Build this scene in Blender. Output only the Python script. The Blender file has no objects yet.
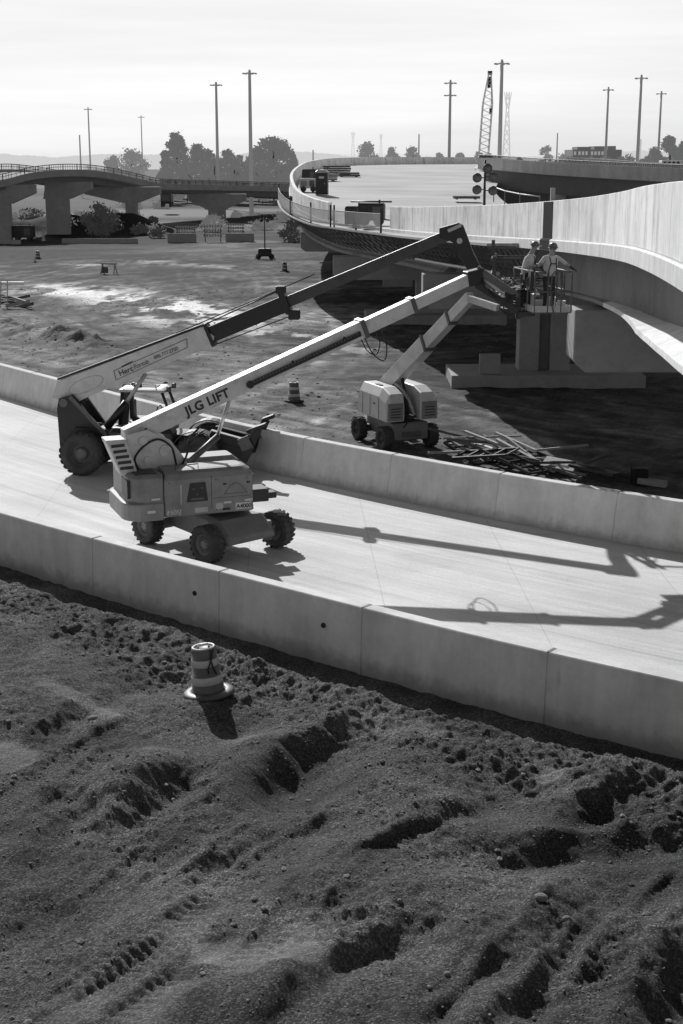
import bpy, bmesh, math, random
import numpy as np
from mathutils import Vector, Matrix
random.seed(7); rng = np.random.default_rng(11)
V = Vector; R = math.radians
scene = bpy.context.scene
col = scene.collection

# ------------------------------------------------------------------ camera
F = 1422.0; CAMH = 10.0; TILT = R(13.97)
cam_d = bpy.data.cameras.new('camera'); cam = bpy.data.objects.new('camera', cam_d); col.objects.link(cam)
cam.location = (0, 0, CAMH); cam.rotation_euler = (R(90) - TILT, 0, 0)
cam_d.sensor_fit = 'VERTICAL'; cam_d.sensor_height = 36.0; cam_d.sensor_width = 24.0
cam_d.lens = F / 1024.0 * 36.0; cam_d.clip_start = 0.1; cam_d.clip_end = 9000
scene.camera = cam
CT, ST = math.cos(TILT), math.sin(TILT)
def ray(px, py):
    x = (px - 341.5) / F; u = (512 - py) / F
    return V((x, CT + u * ST, -ST + u * CT))
def at(px, py, Y):
    d = ray(px, py); return V((d.x / d.y * Y, Y, CAMH + d.z / d.y * Y))
def on(px, py, z):
    d = ray(px, py); k = (z - CAMH) / d.z; return V((d.x * k, d.y * k, z))

# ------------------------------------------------------------------ materials (all greys: the photograph is black and white)
def mat(name, base, rough=0.7, var=0.15, scale=4.0, bump=0.0, bscale=None, metal=0.0, stretch=(1, 1, 1), dirt=0.0, emit=0.0, spec=0.5, var2=0.0, scale2=0.4):
    m = bpy.data.materials.new(name); m.use_nodes = True
    nt = m.node_tree; N = nt.nodes; L = nt.links
    b = N['Principled BSDF']; b.inputs['Roughness'].default_value = rough; b.inputs['Metallic'].default_value = metal
    b.inputs['Specular IOR Level'].default_value = spec
    tc = N.new('ShaderNodeTexCoord'); mp = N.new('ShaderNodeMapping'); mp.inputs['Scale'].default_value = stretch
    L.new(tc.outputs['Object'], mp.inputs['Vector'])
    n = N.new('ShaderNodeTexNoise'); n.inputs['Scale'].default_value = scale; n.inputs['Detail'].default_value = 8; n.inputs['Roughness'].default_value = 0.62
    L.new(mp.outputs['Vector'], n.inputs['Vector'])
    r = N.new('ShaderNodeMapRange'); r.inputs['From Min'].default_value = 0.28; r.inputs['From Max'].default_value = 0.72
    r.inputs['To Min'].default_value = 1 - var; r.inputs['To Max'].default_value = 1 + var
    L.new(n.outputs['Fac'], r.inputs['Value'])
    val = r.outputs['Result']
    if var2:
        n2 = N.new('ShaderNodeTexNoise'); n2.inputs['Scale'].default_value = scale2; n2.inputs['Detail'].default_value = 4
        L.new(tc.outputs['Object'], n2.inputs['Vector'])
        r2 = N.new('ShaderNodeMapRange'); r2.inputs['From Min'].default_value = 0.3; r2.inputs['From Max'].default_value = 0.7
        r2.inputs['To Min'].default_value = 1 - var2; r2.inputs['To Max'].default_value = 1 + var2
        L.new(n2.outputs['Fac'], r2.inputs['Value'])
        mm = N.new('ShaderNodeMath'); mm.operation = 'MULTIPLY'; L.new(val, mm.inputs[0]); L.new(r2.outputs['Result'], mm.inputs[1]); val = mm.outputs[0]
    if dirt:
        n3 = N.new('ShaderNodeTexNoise'); n3.inputs['Scale'].default_value = 2.3; n3.inputs['Detail'].default_value = 9; n3.inputs['Roughness'].default_value = .7
        L.new(tc.outputs['Object'], n3.inputs['Vector'])
        r3 = N.new('ShaderNodeMapRange'); r3.inputs['From Min'].default_value = 0.5; r3.inputs['From Max'].default_value = 0.75
        r3.inputs['To Min'].default_value = 1; r3.inputs['To Max'].default_value = 1 - dirt
        L.new(n3.outputs['Fac'], r3.inputs['Value'])
        mm = N.new('ShaderNodeMath'); mm.operation = 'MULTIPLY'; L.new(val, mm.inputs[0]); L.new(r3.outputs['Result'], mm.inputs[1]); val = mm.outputs[0]
    m2 = N.new('ShaderNodeMath'); m2.operation = 'MULTIPLY'; m2.inputs[1].default_value = base; L.new(val, m2.inputs[0])
    L.new(m2.outputs[0], b.inputs['Base Color'])
    if bump:
        nb = N.new('ShaderNodeTexNoise'); nb.inputs['Scale'].default_value = bscale or scale * 4; nb.inputs['Detail'].default_value = 6
        L.new(tc.outputs['Object'], nb.inputs['Vector'])
        bp = N.new('ShaderNodeBump'); bp.inputs['Strength'].default_value = bump; bp.inputs['Distance'].default_value = 0.02
        L.new(nb.outputs['Fac'], bp.inputs['Height']); L.new(bp.outputs['Normal'], b.inputs['Normal'])
    if emit:
        b.inputs['Emission Color'].default_value = (1, 1, 1, 1); b.inputs['Emission Strength'].default_value = emit  # weak glow in place of aerial haze on distant surfaces, none are lamps
    return m

M = {}
M['barrier'] = mat('barrier_concrete', 0.62, 0.85, 0.10, 1.6, 0.2, 30, var2=0.13, scale2=0.35, stretch=(1, 1, .5), dirt=0.16)
M['parapet'] = mat('parapet_concrete', 0.80, 0.85, 0.20, 3.2, 0.15, 25, stretch=(1, 1, 0.10), var2=0.08, scale2=0.5, dirt=0.30)
M['ledge'] = mat('ledge_concrete', 0.72, 0.85, 0.2, 2.0, 0.2, 25, stretch=(1, 1, 0.2), dirt=0.25)
M['deck'] = mat('deck_concrete', 0.48, 0.95, 0.16, 0.5, 0.1, 10, stretch=(.12, 1, 1), var2=0.14, scale2=0.12, spec=.2)
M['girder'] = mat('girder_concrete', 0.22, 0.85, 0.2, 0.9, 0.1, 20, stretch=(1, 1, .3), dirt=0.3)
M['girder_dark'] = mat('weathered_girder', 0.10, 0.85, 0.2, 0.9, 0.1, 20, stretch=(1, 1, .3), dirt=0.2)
M['pier'] = mat('pier_concrete', 0.34, 0.85, 0.12, 1.0, 0.1, 20, dirt=0.2)
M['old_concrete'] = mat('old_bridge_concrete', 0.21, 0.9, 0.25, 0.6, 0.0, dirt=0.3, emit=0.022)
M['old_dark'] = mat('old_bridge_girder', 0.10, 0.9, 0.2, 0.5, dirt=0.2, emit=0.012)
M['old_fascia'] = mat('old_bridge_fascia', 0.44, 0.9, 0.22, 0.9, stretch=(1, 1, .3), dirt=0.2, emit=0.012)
M['steel_dark'] = mat('dark_painted_steel', 0.025, 0.45, 0.25, 5, 0.0)
M['steel_mid'] = mat('grey_steel', 0.12, 0.5, 0.2, 5, metal=0.3)
M['steel_light'] = mat('galvanised_steel', 0.45, 0.45, 0.15, 6, metal=0.2)
M['chrome'] = mat('cylinder_rod', 0.7, 0.2, 0.05, 5, metal=1.0)
M['rubber'] = mat('tyre_rubber', 0.065, 0.9, 0.35, 6, 0.3, 40)
M['cream'] = mat('cream_machine_paint', 0.60, 0.42, 0.12, 2.5, dirt=0.34, var2=.08, scale2=.9)
M['orange'] = mat('orange_machine_paint', 0.225, 0.42, 0.14, 3.0, dirt=0.32, var2=.10, scale2=1.0)
M['orange_chassis'] = mat('dusty_chassis_paint', 0.20, 0.6, 0.15, 2.5, dirt=0.3)
M['white'] = mat('white_paint', 0.78, 0.5, 0.05, 3, dirt=0.06)
M['black'] = mat('black_paint', 0.012, 0.4, 0.2, 5)
M['glass'] = mat('cab_glass', 0.06, 0.08, 0.05, 2, spec=0.9)
M['drum'] = mat('orange_drum_plastic', 0.13, 0.5, 0.1, 6, dirt=0.25)
M['band'] = mat('reflective_band', 0.52, 0.45, 0.08, 8, dirt=0.2)
M['timber'] = mat('weathered_timber', 0.36, 0.85, 0.25, 6, stretch=(1, 1, 1), dirt=0.2)
M['timber_dark'] = mat('dark_timber', 0.12, 0.9, 0.3, 6)
M['hivis'] = mat('hi_vis_cloth', 0.55, 0.8, 0.1, 10)
M['cloth_dark'] = mat('dark_trousers', 0.05, 0.9, 0.2, 12)
M['cloth_light'] = mat('light_shirt', 0.5, 0.9, 0.12, 12)
M['skin'] = mat('skin', 0.28, 0.6, 0.06, 12)
M['glove'] = mat('work_glove', 0.04, 0.8, 0.1, 12)
M['helmet'] = mat('hard_hat', 0.13, 0.35, 0.08, 6)
M['strap'] = mat('harness_strap', 0.04, 0.8, 0.1, 12)
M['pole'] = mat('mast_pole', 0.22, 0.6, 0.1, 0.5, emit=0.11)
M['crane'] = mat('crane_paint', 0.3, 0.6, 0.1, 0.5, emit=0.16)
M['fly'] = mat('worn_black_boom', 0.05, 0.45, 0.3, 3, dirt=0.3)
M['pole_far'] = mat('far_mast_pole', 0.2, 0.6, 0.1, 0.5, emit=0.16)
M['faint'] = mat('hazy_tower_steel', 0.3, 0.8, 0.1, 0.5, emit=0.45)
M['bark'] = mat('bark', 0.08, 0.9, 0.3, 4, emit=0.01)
M['leaf'] = mat('foliage', 0.10, 0.8, 0.7, 0.8, emit=0.115)  # emission paints in haze and the glow of backlit leaves
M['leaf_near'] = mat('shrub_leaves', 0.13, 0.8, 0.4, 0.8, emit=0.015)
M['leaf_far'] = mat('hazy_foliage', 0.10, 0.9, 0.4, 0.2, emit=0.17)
M['hill_far'] = mat('hazy_tree_line', 0.15, 0.9, 0.3, 0.02, emit=0.60)  # emission supplies the airlight over the far trees
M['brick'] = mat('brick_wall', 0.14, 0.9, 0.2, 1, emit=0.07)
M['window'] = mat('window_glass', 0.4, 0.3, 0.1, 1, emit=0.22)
M['matte_dark'] = mat('matte_dark_sheet', 0.022, 0.95, 0.3, 3, spec=.1)
M['rock'] = mat('stone', 0.16, 0.9, 0.3, 8, 0.4, 20)
M['asphalt_dust'] = mat('joint_sealant', 0.20, 0.9, 0.1, 5)
M['sign_plate'] = mat('decal_white', 0.62, 0.5, 0.04, 5)

def noise_nodes(nt, vec, scale, detail=6, rough=.6):
    n = nt.nodes.new('ShaderNodeTexNoise'); n.inputs['Scale'].default_value = scale; n.inputs['Detail'].default_value = detail; n.inputs['Roughness'].default_value = rough
    nt.links.new(vec, n.inputs['Vector']); return n.outputs['Fac']
def maprange(nt, v, a, b, c, d):
    r = nt.nodes.new('ShaderNodeMapRange'); r.inputs[1].default_value = a; r.inputs[2].default_value = b; r.inputs[3].default_value = c; r.inputs[4].default_value = d
    nt.links.new(v, r.inputs[0]); return r.outputs[0]
def math_n(nt, op, a, b):
    m = nt.nodes.new('ShaderNodeMath'); m.operation = op
    for i, v in enumerate((a, b)):
        if isinstance(v, (int, float)): m.inputs[i].default_value = v
        else: nt.links.new(v, m.inputs[i])
    return m.outputs[0]
def mapping(nt, vec, scale=(1, 1, 1), rotz=0):
    m = nt.nodes.new('ShaderNodeMapping'); m.inputs['Scale'].default_value = scale; m.inputs['Rotation'].default_value = (0, 0, rotz)
    m.vector_type = 'TEXTURE' if False else 'POINT'
    nt.links.new(vec, m.inputs['Vector']); return m.outputs['Vector']
def new_mat(name):
    m = bpy.data.materials.new(name); m.use_nodes = True; nt = m.node_tree
    b = nt.nodes['Principled BSDF']; b.inputs['Roughness'].default_value = .9
    tc = nt.nodes.new('ShaderNodeTexCoord'); return m, nt, b, tc.outputs['Object']
def attr(nt, name):
    a = nt.nodes.new('ShaderNodeAttribute'); a.attribute_name = name; return a.outputs['Fac']
def bump(nt, b, h, strength, dist):
    bp = nt.nodes.new('ShaderNodeBump'); bp.inputs['Strength'].default_value = strength; bp.inputs['Distance'].default_value = dist
    nt.links.new(h, bp.inputs['Height']); nt.links.new(bp.outputs['Normal'], b.inputs['Normal'])

# ------------------------------------------------------------------ mesh builder
class MB:
    def __init__(s): s.v = []; s.f = []; s.smooth = []
    def add(s, vs, fs, sm=False):
        o = len(s.v); s.v += [tuple(p) for p in vs]; s.f += [tuple(i + o for i in f) for f in fs]; s.smooth += [sm] * len(fs); return s
    def box(s, c, size, rot=None):
        c = V(c); hx, hy, hz = size[0] / 2, size[1] / 2, size[2] / 2
        ps = [V((x * hx, y * hy, z * hz)) for z in (-1, 1) for y in (-1, 1) for x in (-1, 1)]
        if rot is not None: ps = [rot @ p for p in ps]
        return s.add([c + p for p in ps], [(0, 2, 3, 1), (4, 5, 7, 6), (0, 1, 5, 4), (2, 6, 7, 3), (0, 4, 6, 2), (1, 3, 7, 5)])
    def beam(s, p0, p1, w, h, up=V((0, 0, 1)), w1=None, h1=None):
        p0, p1 = V(p0), V(p1); d = (p1 - p0).normalized(); sd = d.cross(up)
        if sd.length < 1e-4: sd = d.cross(V((1, 0, 0)))
        sd.normalize(); u = sd.cross(d).normalized(); w1 = w if w1 is None else w1; h1 = h if h1 is None else h1
        a = [p0 + sd * (x * w / 2) + u * (y * h / 2) for x, y in ((-1, -1), (1, -1), (1, 1), (-1, 1))]
        b = [p1 + sd * (x * w1 / 2) + u * (y * h1 / 2) for x, y in ((-1, -1), (1, -1), (1, 1), (-1, 1))]
        return s.add(a + b, [(3, 2, 1, 0), (4, 5, 6, 7), (0, 1, 5, 4), (1, 2, 6, 5), (2, 3, 7, 6), (3, 0, 4, 7)])
    def cyl(s, p0, p1, r0, r1=None, n=14, caps=True):
        p0, p1 = V(p0), V(p1); r1 = r0 if r1 is None else r1; d = (p1 - p0).normalized()
        a = d.orthogonal().normalized(); b = d.cross(a)
        vs = []
        for p, r in ((p0, r0), (p1, r1)):
            vs += [p + (a * math.cos(2 * math.pi * i / n) + b * math.sin(2 * math.pi * i / n)) * r for i in range(n)]
        s.add(vs, [(i, (i + 1) % n, n + (i + 1) % n, n + i) for i in range(n)], True)
        if caps: s.add(vs, [tuple(range(n - 1, -1, -1)), tuple(range(n, 2 * n))])
        return s
    def tube(s, pts, r, n=8):
        pts = [V(p) for p in pts]
        vs = []; prev = None
        for i, p in enumerate(pts):
            d = (pts[min(i + 1, len(pts) - 1)] - pts[max(i - 1, 0)]).normalized()
            a = d.orthogonal().normalized() if prev is None else (prev - d * prev.dot(d)).normalized()
            prev = a; b = d.cross(a)
            vs += [p + (a * math.cos(2 * math.pi * k / n) + b * math.sin(2 * math.pi * k / n)) * r for k in range(n)]
        fs = [(i * n + k, i * n + (k + 1) % n, (i + 1) * n + (k + 1) % n, (i + 1) * n + k) for i in range(len(pts) - 1) for k in range(n)]
        s.add(vs, fs, True); s.add(vs, [tuple(range(n - 1, -1, -1)), tuple(range(len(vs) - n, len(vs)))]); return s
    def prism(s, poly, fn0, fn1):
        n = len(poly); vs = [fn0(*p) for p in poly] + [fn1(*p) for p in poly]
        return s.add(vs, [tuple(range(n - 1, -1, -1)), tuple(range(n, 2 * n))] + [(i, (i + 1) % n, n + (i + 1) % n, n + i) for i in range(n)])
    def loft(s, secs, caps=True, closed=True, sm=False):
        n = len(secs[0]); vs = [p for q in secs for p in q]; fs = []
        for i in range(len(secs) - 1):
            for k in range(n if closed else n - 1):
                fs.append((i * n + k, i * n + (k + 1) % n, (i + 1) * n + (k + 1) % n, (i + 1) * n + k))
        s.add(vs, fs, sm)
        if caps: s.add(vs, [tuple(range(n - 1, -1, -1)), tuple(range((len(secs) - 1) * n, len(secs) * n))])
        return s
    def lathe(s, prof, c, axis, n=24):
        c = V(c); d = V(axis).normalized(); a = d.orthogonal().normalized(); b = d.cross(a); secs = []
        for r, h in prof:
            secs.append([c + d * h + (a * math.cos(2 * math.pi * i / n) + b * math.sin(2 * math.pi * i / n)) * r for i in range(n)])
        return s.loft(secs, False, True, True)
    def build(s, name, m, parent=None, bevel=0.0, inv=None, fix=True):
        me = bpy.data.meshes.new(name)
        vs = s.v if inv is None else [tuple(inv @ V(p)) for p in s.v]
        me.from_pydata(vs, [], s.f); me.polygons.foreach_set('use_smooth', s.smooth); me.update()
        if fix:
            bm = bmesh.new(); bm.from_mesh(me); bmesh.ops.remove_doubles(bm, verts=bm.verts, dist=1e-5); bmesh.ops.recalc_face_normals(bm, faces=bm.faces); bm.to_mesh(me); bm.free()
        me.materials.append(m)
        o = bpy.data.objects.new(name, me); col.objects.link(o)
        if parent is not None: o.parent = parent
        if bevel:
            md = o.modifiers.new('bevel', 'BEVEL'); md.width = bevel; md.segments = 2; md.limit_method = 'ANGLE'; md.angle_limit = R(40)
        return o

def tag(o, label=None, cat=None, group=None, kind=None):
    if label: o['label'] = label
    if cat: o['category'] = cat
    if group: o['group'] = group
    if kind: o['kind'] = kind
    return o
def thing(name, label, cat, loc=(0, 0, 0), rz=0.0, group=None):
    o = bpy.data.objects.new(name, None); col.objects.link(o); o.location = loc; o.rotation_euler = (0, 0, rz); o.empty_display_size = .2
    return tag(o, label, cat, group)
def structure(o): o['kind'] = 'structure'; return o
def settle(o):
    """put the origin of a thing that was built in world coordinates at its base"""
    ms = [c for c in ([o] if o.type == 'MESH' else list(o.children)) if c.type == 'MESH']
    P = [V(v.co) for c in ms for v in c.data.vertices]
    lo = V((min(p.x for p in P), min(p.y for p in P), min(p.z for p in P))); hi = V((max(p.x for p in P), max(p.y for p in P), 0))
    b = V(((lo.x + hi.x) / 2, (lo.y + hi.y) / 2, lo.z))
    if o.type == 'MESH':
        o.data.transform(Matrix.Translation(-b)); o.location = b
    else:
        o.location = b
        for c in o.children: c.location = V(c.location) - b
    return o
def dup(root, loc, rz=None, label=None, group=None, scale=None):
    def cp(o, p):
        c = o.copy(); col.objects.link(c)
        if p is not None: c.parent = p
        for ch in list(o.children): cp(ch, c)
        return c
    r = cp(root, None); r.location = loc
    if rz is not None: r.rotation_euler = (0, 0, rz)
    if label: r['label'] = label
    if group: r['group'] = group
    if scale: r.scale = scale
    return r
def mw(loc, rz): return Matrix.Translation(V(loc)) @ Matrix.Rotation(rz, 4, 'Z')
def lettering(txt, size, mtx, parent, m, name='lettering', bold=0.0, spacing=1.0):
    cu = bpy.data.curves.new('txt', 'FONT'); cu.body = txt; cu.size = size; cu.extrude = 0.002; cu.offset = bold; cu.space_character = spacing; cu.align_x = 'LEFT'
    ob = bpy.data.objects.new('txt', cu); col.objects.link(ob)
    dg = bpy.context.evaluated_depsgraph_get(); me = bpy.data.meshes.new_from_object(ob.evaluated_get(dg)); bpy.data.objects.remove(ob)
    me.transform(mtx); me.materials.clear(); me.materials.append(m); me.name = name
    o = bpy.data.objects.new(name, me); col.objects.link(o); o.parent = parent; return o

# ------------------------------------------------------------------ numpy noise
def vnoise(x, y, seed):
    r = np.random.default_rng(seed); T = r.random((256, 256))
    xi = np.floor(x).astype(int); yi = np.floor(y).astype(int); fx = x - xi; fy = y - yi
    fx = fx * fx * fx * (fx * (fx * 6 - 15) + 10); fy = fy * fy * fy * (fy * (fy * 6 - 15) + 10)
    a = T[xi & 255, yi & 255]; b = T[(xi + 1) & 255, yi & 255]; c = T[xi & 255, (yi + 1) & 255]; d = T[(xi + 1) & 255, (yi + 1) & 255]
    return (a * (1 - fx) + b * fx) * (1 - fy) + (c * (1 - fx) + d * fx) * fy - 0.5
def fbm(x, y, seed, octs=5, gain=.5):
    s = np.zeros_like(x); a = 1.0
    for i in range(octs):
        ca, sa = math.cos(i * 1.1 + .3), math.sin(i * 1.1 + .3)
        xr, yr = x * ca - y * sa, x * sa + y * ca
        s += a * vnoise(xr * 2 ** i + 17.3 * i, yr * 2 ** i + 5.1 * i, seed + i); a *= gain
    return s
def sstep(a, b, x):
    t = np.clip((x - a) / (b - a), 0, 1); return t * t * (3 - 2 * t)
def grid_mesh(name, X, Y, Z, m, attrs=None, smooth=True):
    ny, nx = X.shape; me = bpy.data.meshes.new(name)
    co = np.stack([X, Y, Z], -1).reshape(-1, 3).astype(np.float32)
    idx = np.arange(nx * ny).reshape(ny, nx)
    q = np.stack([idx[:-1, :-1], idx[:-1, 1:], idx[1:, 1:], idx[1:, :-1]], -1).reshape(-1, 4)
    me.vertices.add(len(co)); me.vertices.foreach_set('co', co.ravel())
    me.loops.add(q.size); me.loops.foreach_set('vertex_index', q.ravel().astype(np.int32))
    me.polygons.add(len(q)); me.polygons.foreach_set('loop_start', np.arange(0, q.size, 4, dtype=np.int32)); me.polygons.foreach_set('loop_total', np.full(len(q), 4, dtype=np.int32))
    me.polygons.foreach_set('use_smooth', np.full(len(q), smooth))
    me.update(calc_edges=True)
    for k, a in (attrs or {}).items():
        at_ = me.attributes.new(k, 'FLOAT', 'POINT'); at_.data.foreach_set('value', a.ravel().astype(np.float32))
    me.materials.append(m); o = bpy.data.objects.new(name, me); col.objects.link(o); return o
def catmull(pts, per=8):
    P = [np.array(p, float) for p in pts]; P = [2 * P[0] - P[1]] + P + [2 * P[-1] - P[-2]]; out = []
    for i in range(1, len(P) - 2):
        for k in range(per):
            t = k / per; a, b, c, d = P[i - 1:i + 3]
            out.append(.5 * ((2 * b) + (c - a) * t + (2 * a - 5 * b + 4 * c - d) * t * t + (3 * b - a - 3 * c + d) * t ** 3))
    out.append(P[-2]); return out
# ------------------------------------------------------------------ light
SUN_EL, SUN_AZ = R(34.5), R(-18)
sdir = V((math.sin(SUN_AZ) * math.cos(SUN_EL), math.cos(SUN_AZ) * math.cos(SUN_EL), math.sin(SUN_EL)))
sl = bpy.data.lights.new('sun', 'SUN'); sl.energy = 4.4; sl.angle = R(0.55); sl.color = (1, 1, 1)
so = bpy.data.objects.new('sun', sl); col.objects.link(so); so.rotation_euler = sdir.to_track_quat('Z', 'Y').to_euler(); so.location = (-40, 120, 90)
w = bpy.data.worlds.new('World'); scene.world = w; w.use_nodes = True; nt = w.node_tree; N = nt.nodes; L = nt.links
bg = N['Background']
sky = N.new('ShaderNodeTexSky'); sky.sky_type = 'NISHITA'; sky.sun_disc = False; sky.sun_elevation = SUN_EL; sky.sun_rotation = SUN_AZ; sky.dust_density = 3.0; sky.air_density = 1.0
bw = N.new('ShaderNodeRGBToBW'); L.new(sky.outputs[0], bw.inputs[0])
tc = N.new('ShaderNodeTexCoord'); sx = N.new('ShaderNodeSeparateXYZ'); L.new(tc.outputs['Generated'], sx.inputs[0])
zc = math_n(nt, 'MAXIMUM', sx.outputs[2], 0.0)
# thin bright haze low over the horizon, strongest on the sun's side
glow = math_n(nt, 'POWER', math_n(nt, 'SUBTRACT', 1.0, zc), 2.9)
front = maprange(nt, math_n(nt, 'ADD', sx.outputs[1], math_n(nt, 'MULTIPLY', sx.outputs[0], -0.3)), -0.4, 1.0, 0.84, 1.0)
haze = math_n(nt, 'MULTIPLY', math_n(nt, 'MULTIPLY', glow, front), 0.66)
cl = noise_nodes(nt, mapping(nt, tc.outputs['Generated'], (2.2, 2.2, 34)), 1.6, 7, .55)
cl2 = noise_nodes(nt, mapping(nt, tc.outputs['Generated'], (1.0, 1.0, 16)), 2.3, 4, .5)
cloud = math_n(nt, 'MULTIPLY', maprange(nt, cl, .35, .7, .95, 1.03), maprange(nt, cl2, .35, .7, .93, 1.03))
base = math_n(nt, 'ADD', math_n(nt, 'MULTIPLY', bw.outputs[0], 0.05), haze)
tot = math_n(nt, 'MULTIPLY', math_n(nt, 'MINIMUM', base, .99), cloud)
L.new(tot, bg.inputs['Color']); bg.inputs['Strength'].default_value = 1.0
scene.view_settings.view_transform = 'Standard'; scene.view_settings.look = 'None'; scene.view_settings.exposure = 0; scene.view_settings.gamma = 1
scene.cycles.max_bounces = 5; scene.cycles.diffuse_bounces = 3; scene.cycles.use_denoising = True
scene.cycles.caustics_reflective = False; scene.cycles.caustics_refractive = False

# ------------------------------------------------------------------ barrier curves (2-D), from the foot and top lines of the two walls
BH = 1.3
def curve2(pxs):
    P = [on(x, y, BH) for x, y in pxs]; P = [V((p.x, p.y)) for p in P]
    a = P[0] + (P[0] - P[1]).normalized() * 45; b = P[-1] + (P[-1] - P[-2]).normalized() * 30
    a0 = P[0] + (P[0] - P[1]).normalized() * 12; b0 = P[-1] + (P[-1] - P[-2]).normalized() * 8
    c = catmull([tuple(p) for p in [a, a0] + P + [b0, b]], 10)
    return np.array(c)
near_c = curve2([(-60, 495.5), (30, 521.5), (130, 548.5), (219, 571.5), (340, 602), (443, 628), (554, 654), (683, 682)])
far_c = curve2([(0, 365), (67, 382.5), (200, 415.5), (305, 438.5), (440, 463.3), (504, 474.5), (608, 491), (683, 502.5)])
def arclen(c): return np.concatenate([[0], np.cumsum(np.linalg.norm(np.diff(c, axis=0), axis=1))])
def resample(c, s):
    a = arclen(c); return np.stack([np.interp(s, a, c[:, 0]), np.interp(s, a, c[:, 1])], 1)
def smooth_curve(c, step=.25, k=17):
    a = arclen(c); p = resample(c, np.arange(0, a[-1], step)); pad = np.concatenate([np.repeat(p[:1], k // 2, 0) + (p[0] - p[1]) * np.arange(k // 2, 0, -1)[:, None], p, np.repeat(p[-1:], k // 2, 0) + (p[-1] - p[-2]) * np.arange(1, k // 2 + 1)[:, None]])
    ker = np.ones(k) / k
    return np.stack([np.convolve(pad[:, i], ker, 'valid') for i in (0, 1)], 1)
near_c = smooth_curve(near_c); far_c = smooth_curve(far_c)
def frames(c):
    t = np.gradient(c, axis=0); t /= np.linalg.norm(t, axis=1)[:, None]; return t, np.stack([-t[:, 1], t[:, 0]], 1)   # tangent, left normal (away from the camera)
def s_near_px(c, px):
    k = np.argmin(np.abs(341.5 + F * c[:, 0] / (c[:, 1] * CT + (CAMH - BH) * ST) - px) + (c[:, 1] < 5) * 1e6); return arclen(c)[k]
m, nt, b, ob = new_mat('stained_barrier')
geo = nt.nodes.new('ShaderNodeNewGeometry'); gp_ = nt.nodes.new('ShaderNodeSeparateXYZ'); nt.links.new(geo.outputs['Position'], gp_.inputs[0])
b1 = noise_nodes(nt, mapping(nt, ob, (1, 1, .8)), .7, 6, .62); b2 = noise_nodes(nt, mapping(nt, ob, (1, 1, .10)), 2.6, 6, .65); b3 = noise_nodes(nt, ob, 3.5, 8, .7); b4 = noise_nodes(nt, ob, 26, 3, .6)
v = math_n(nt, 'MULTIPLY', maprange(nt, b1, .3, .7, .84, 1.14), maprange(nt, b2, .32, .68, .90, 1.06)); v = math_n(nt, 'MULTIPLY', v, maprange(nt, b3, .3, .7, .92, 1.07)); v = math_n(nt, 'MULTIPLY', v, maprange(nt, b4, .66, .72, 1.0, .82)); v = math_n(nt, 'MULTIPLY', v, maprange(nt, b2, .66, .76, 1.0, .78))
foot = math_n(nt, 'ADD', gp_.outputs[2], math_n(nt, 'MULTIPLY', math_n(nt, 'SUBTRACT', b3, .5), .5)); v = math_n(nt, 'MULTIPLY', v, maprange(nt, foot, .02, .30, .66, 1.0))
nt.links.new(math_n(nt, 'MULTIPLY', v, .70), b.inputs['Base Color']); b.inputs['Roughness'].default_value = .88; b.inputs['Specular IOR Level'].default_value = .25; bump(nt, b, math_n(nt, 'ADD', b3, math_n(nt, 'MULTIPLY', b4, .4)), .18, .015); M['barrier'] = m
def barrier(name, label, c, prof, joints, holes=()):
    a = arclen(c); st = list(np.arange(0, a[-1], 1.0)) + [a[-1]]; js = [s_near_px(c, p) for p in joints]
    js += [min(js) - 6.1 * k for k in range(1, 9)] + [max(js) + 6.1 * k for k in range(1, 6)]
    st = [s for s in st if all(abs(s - j) > .06 for j in js)]; cut = {}
    for j in js:
        if 0 < j < a[-1] - .1:
            for d, ins in ((-.020, 0), (-.012, .018), (.012, .018), (.020, 0)): st.append(j + d); cut[j + d] = ins
    st = np.array(sorted(st)); p = resample(c, st); tt, nn = frames(p)
    secs = []
    for i, s in enumerate(st):
        ins = cut.get(s, 0)
        secs.append([V((p[i, 0] + nn[i, 0] * (o + (ins if o < .12 else -ins)), p[i, 1] + nn[i, 1] * (o + (ins if o < .12 else -ins)), z - (ins if z > .5 else 0))) for o, z in prof])
    root = thing(name, label, 'barrier')
    o = MB().loft(secs).build('wall', M['barrier'], root)
    for px, py in holes:
        s = s_near_px(c, px); q = resample(c, np.array([s, s + .1])); t = q[1] - q[0]; t /= np.linalg.norm(t); n = V((-t[1], t[0], 0))
        z = on(px, py, 0.6).z + 0.0
        z = CAMH + ray(px, py).z / ray(px, py).y * q[0][1]
        b = V((q[0][0], q[0][1], z)); MB().cyl(b - n * .045, b + n * .05, .055, n=14).build('drain_hole', M['black'], root)
    for j in js[:len(joints)]:
        q = resample(c, np.array([j - .05, j + .05])); t = V((*(q[1] - q[0]), 0)).normalized(); n = V((-t.y, t.x, 0)); p_ = V((*((q[0] + q[1]) / 2), 0))
        MB().beam(p_ + V((0, 0, BH - .001)) + n * .03, p_ + V((0, 0, BH - .001)) + n * .28, .07, .012).build('joint_filler', M['asphalt_dust'], root)
    settle(root); return root
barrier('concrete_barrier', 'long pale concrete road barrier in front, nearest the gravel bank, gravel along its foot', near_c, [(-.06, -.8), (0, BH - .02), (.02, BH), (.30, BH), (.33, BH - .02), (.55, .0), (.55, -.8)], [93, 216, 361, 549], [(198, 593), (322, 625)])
barrier('concrete_barrier', 'long pale concrete road barrier on the far side of the road, behind the lifts', far_c, [(-.22, -.5), (-.22, .0), (0, BH - .02), (.02, BH), (.30, BH), (.33, BH - .02), (.36, -1.6), (-.22, -1.6)][1:] , [30, 302, 389, 500, 617])

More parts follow.
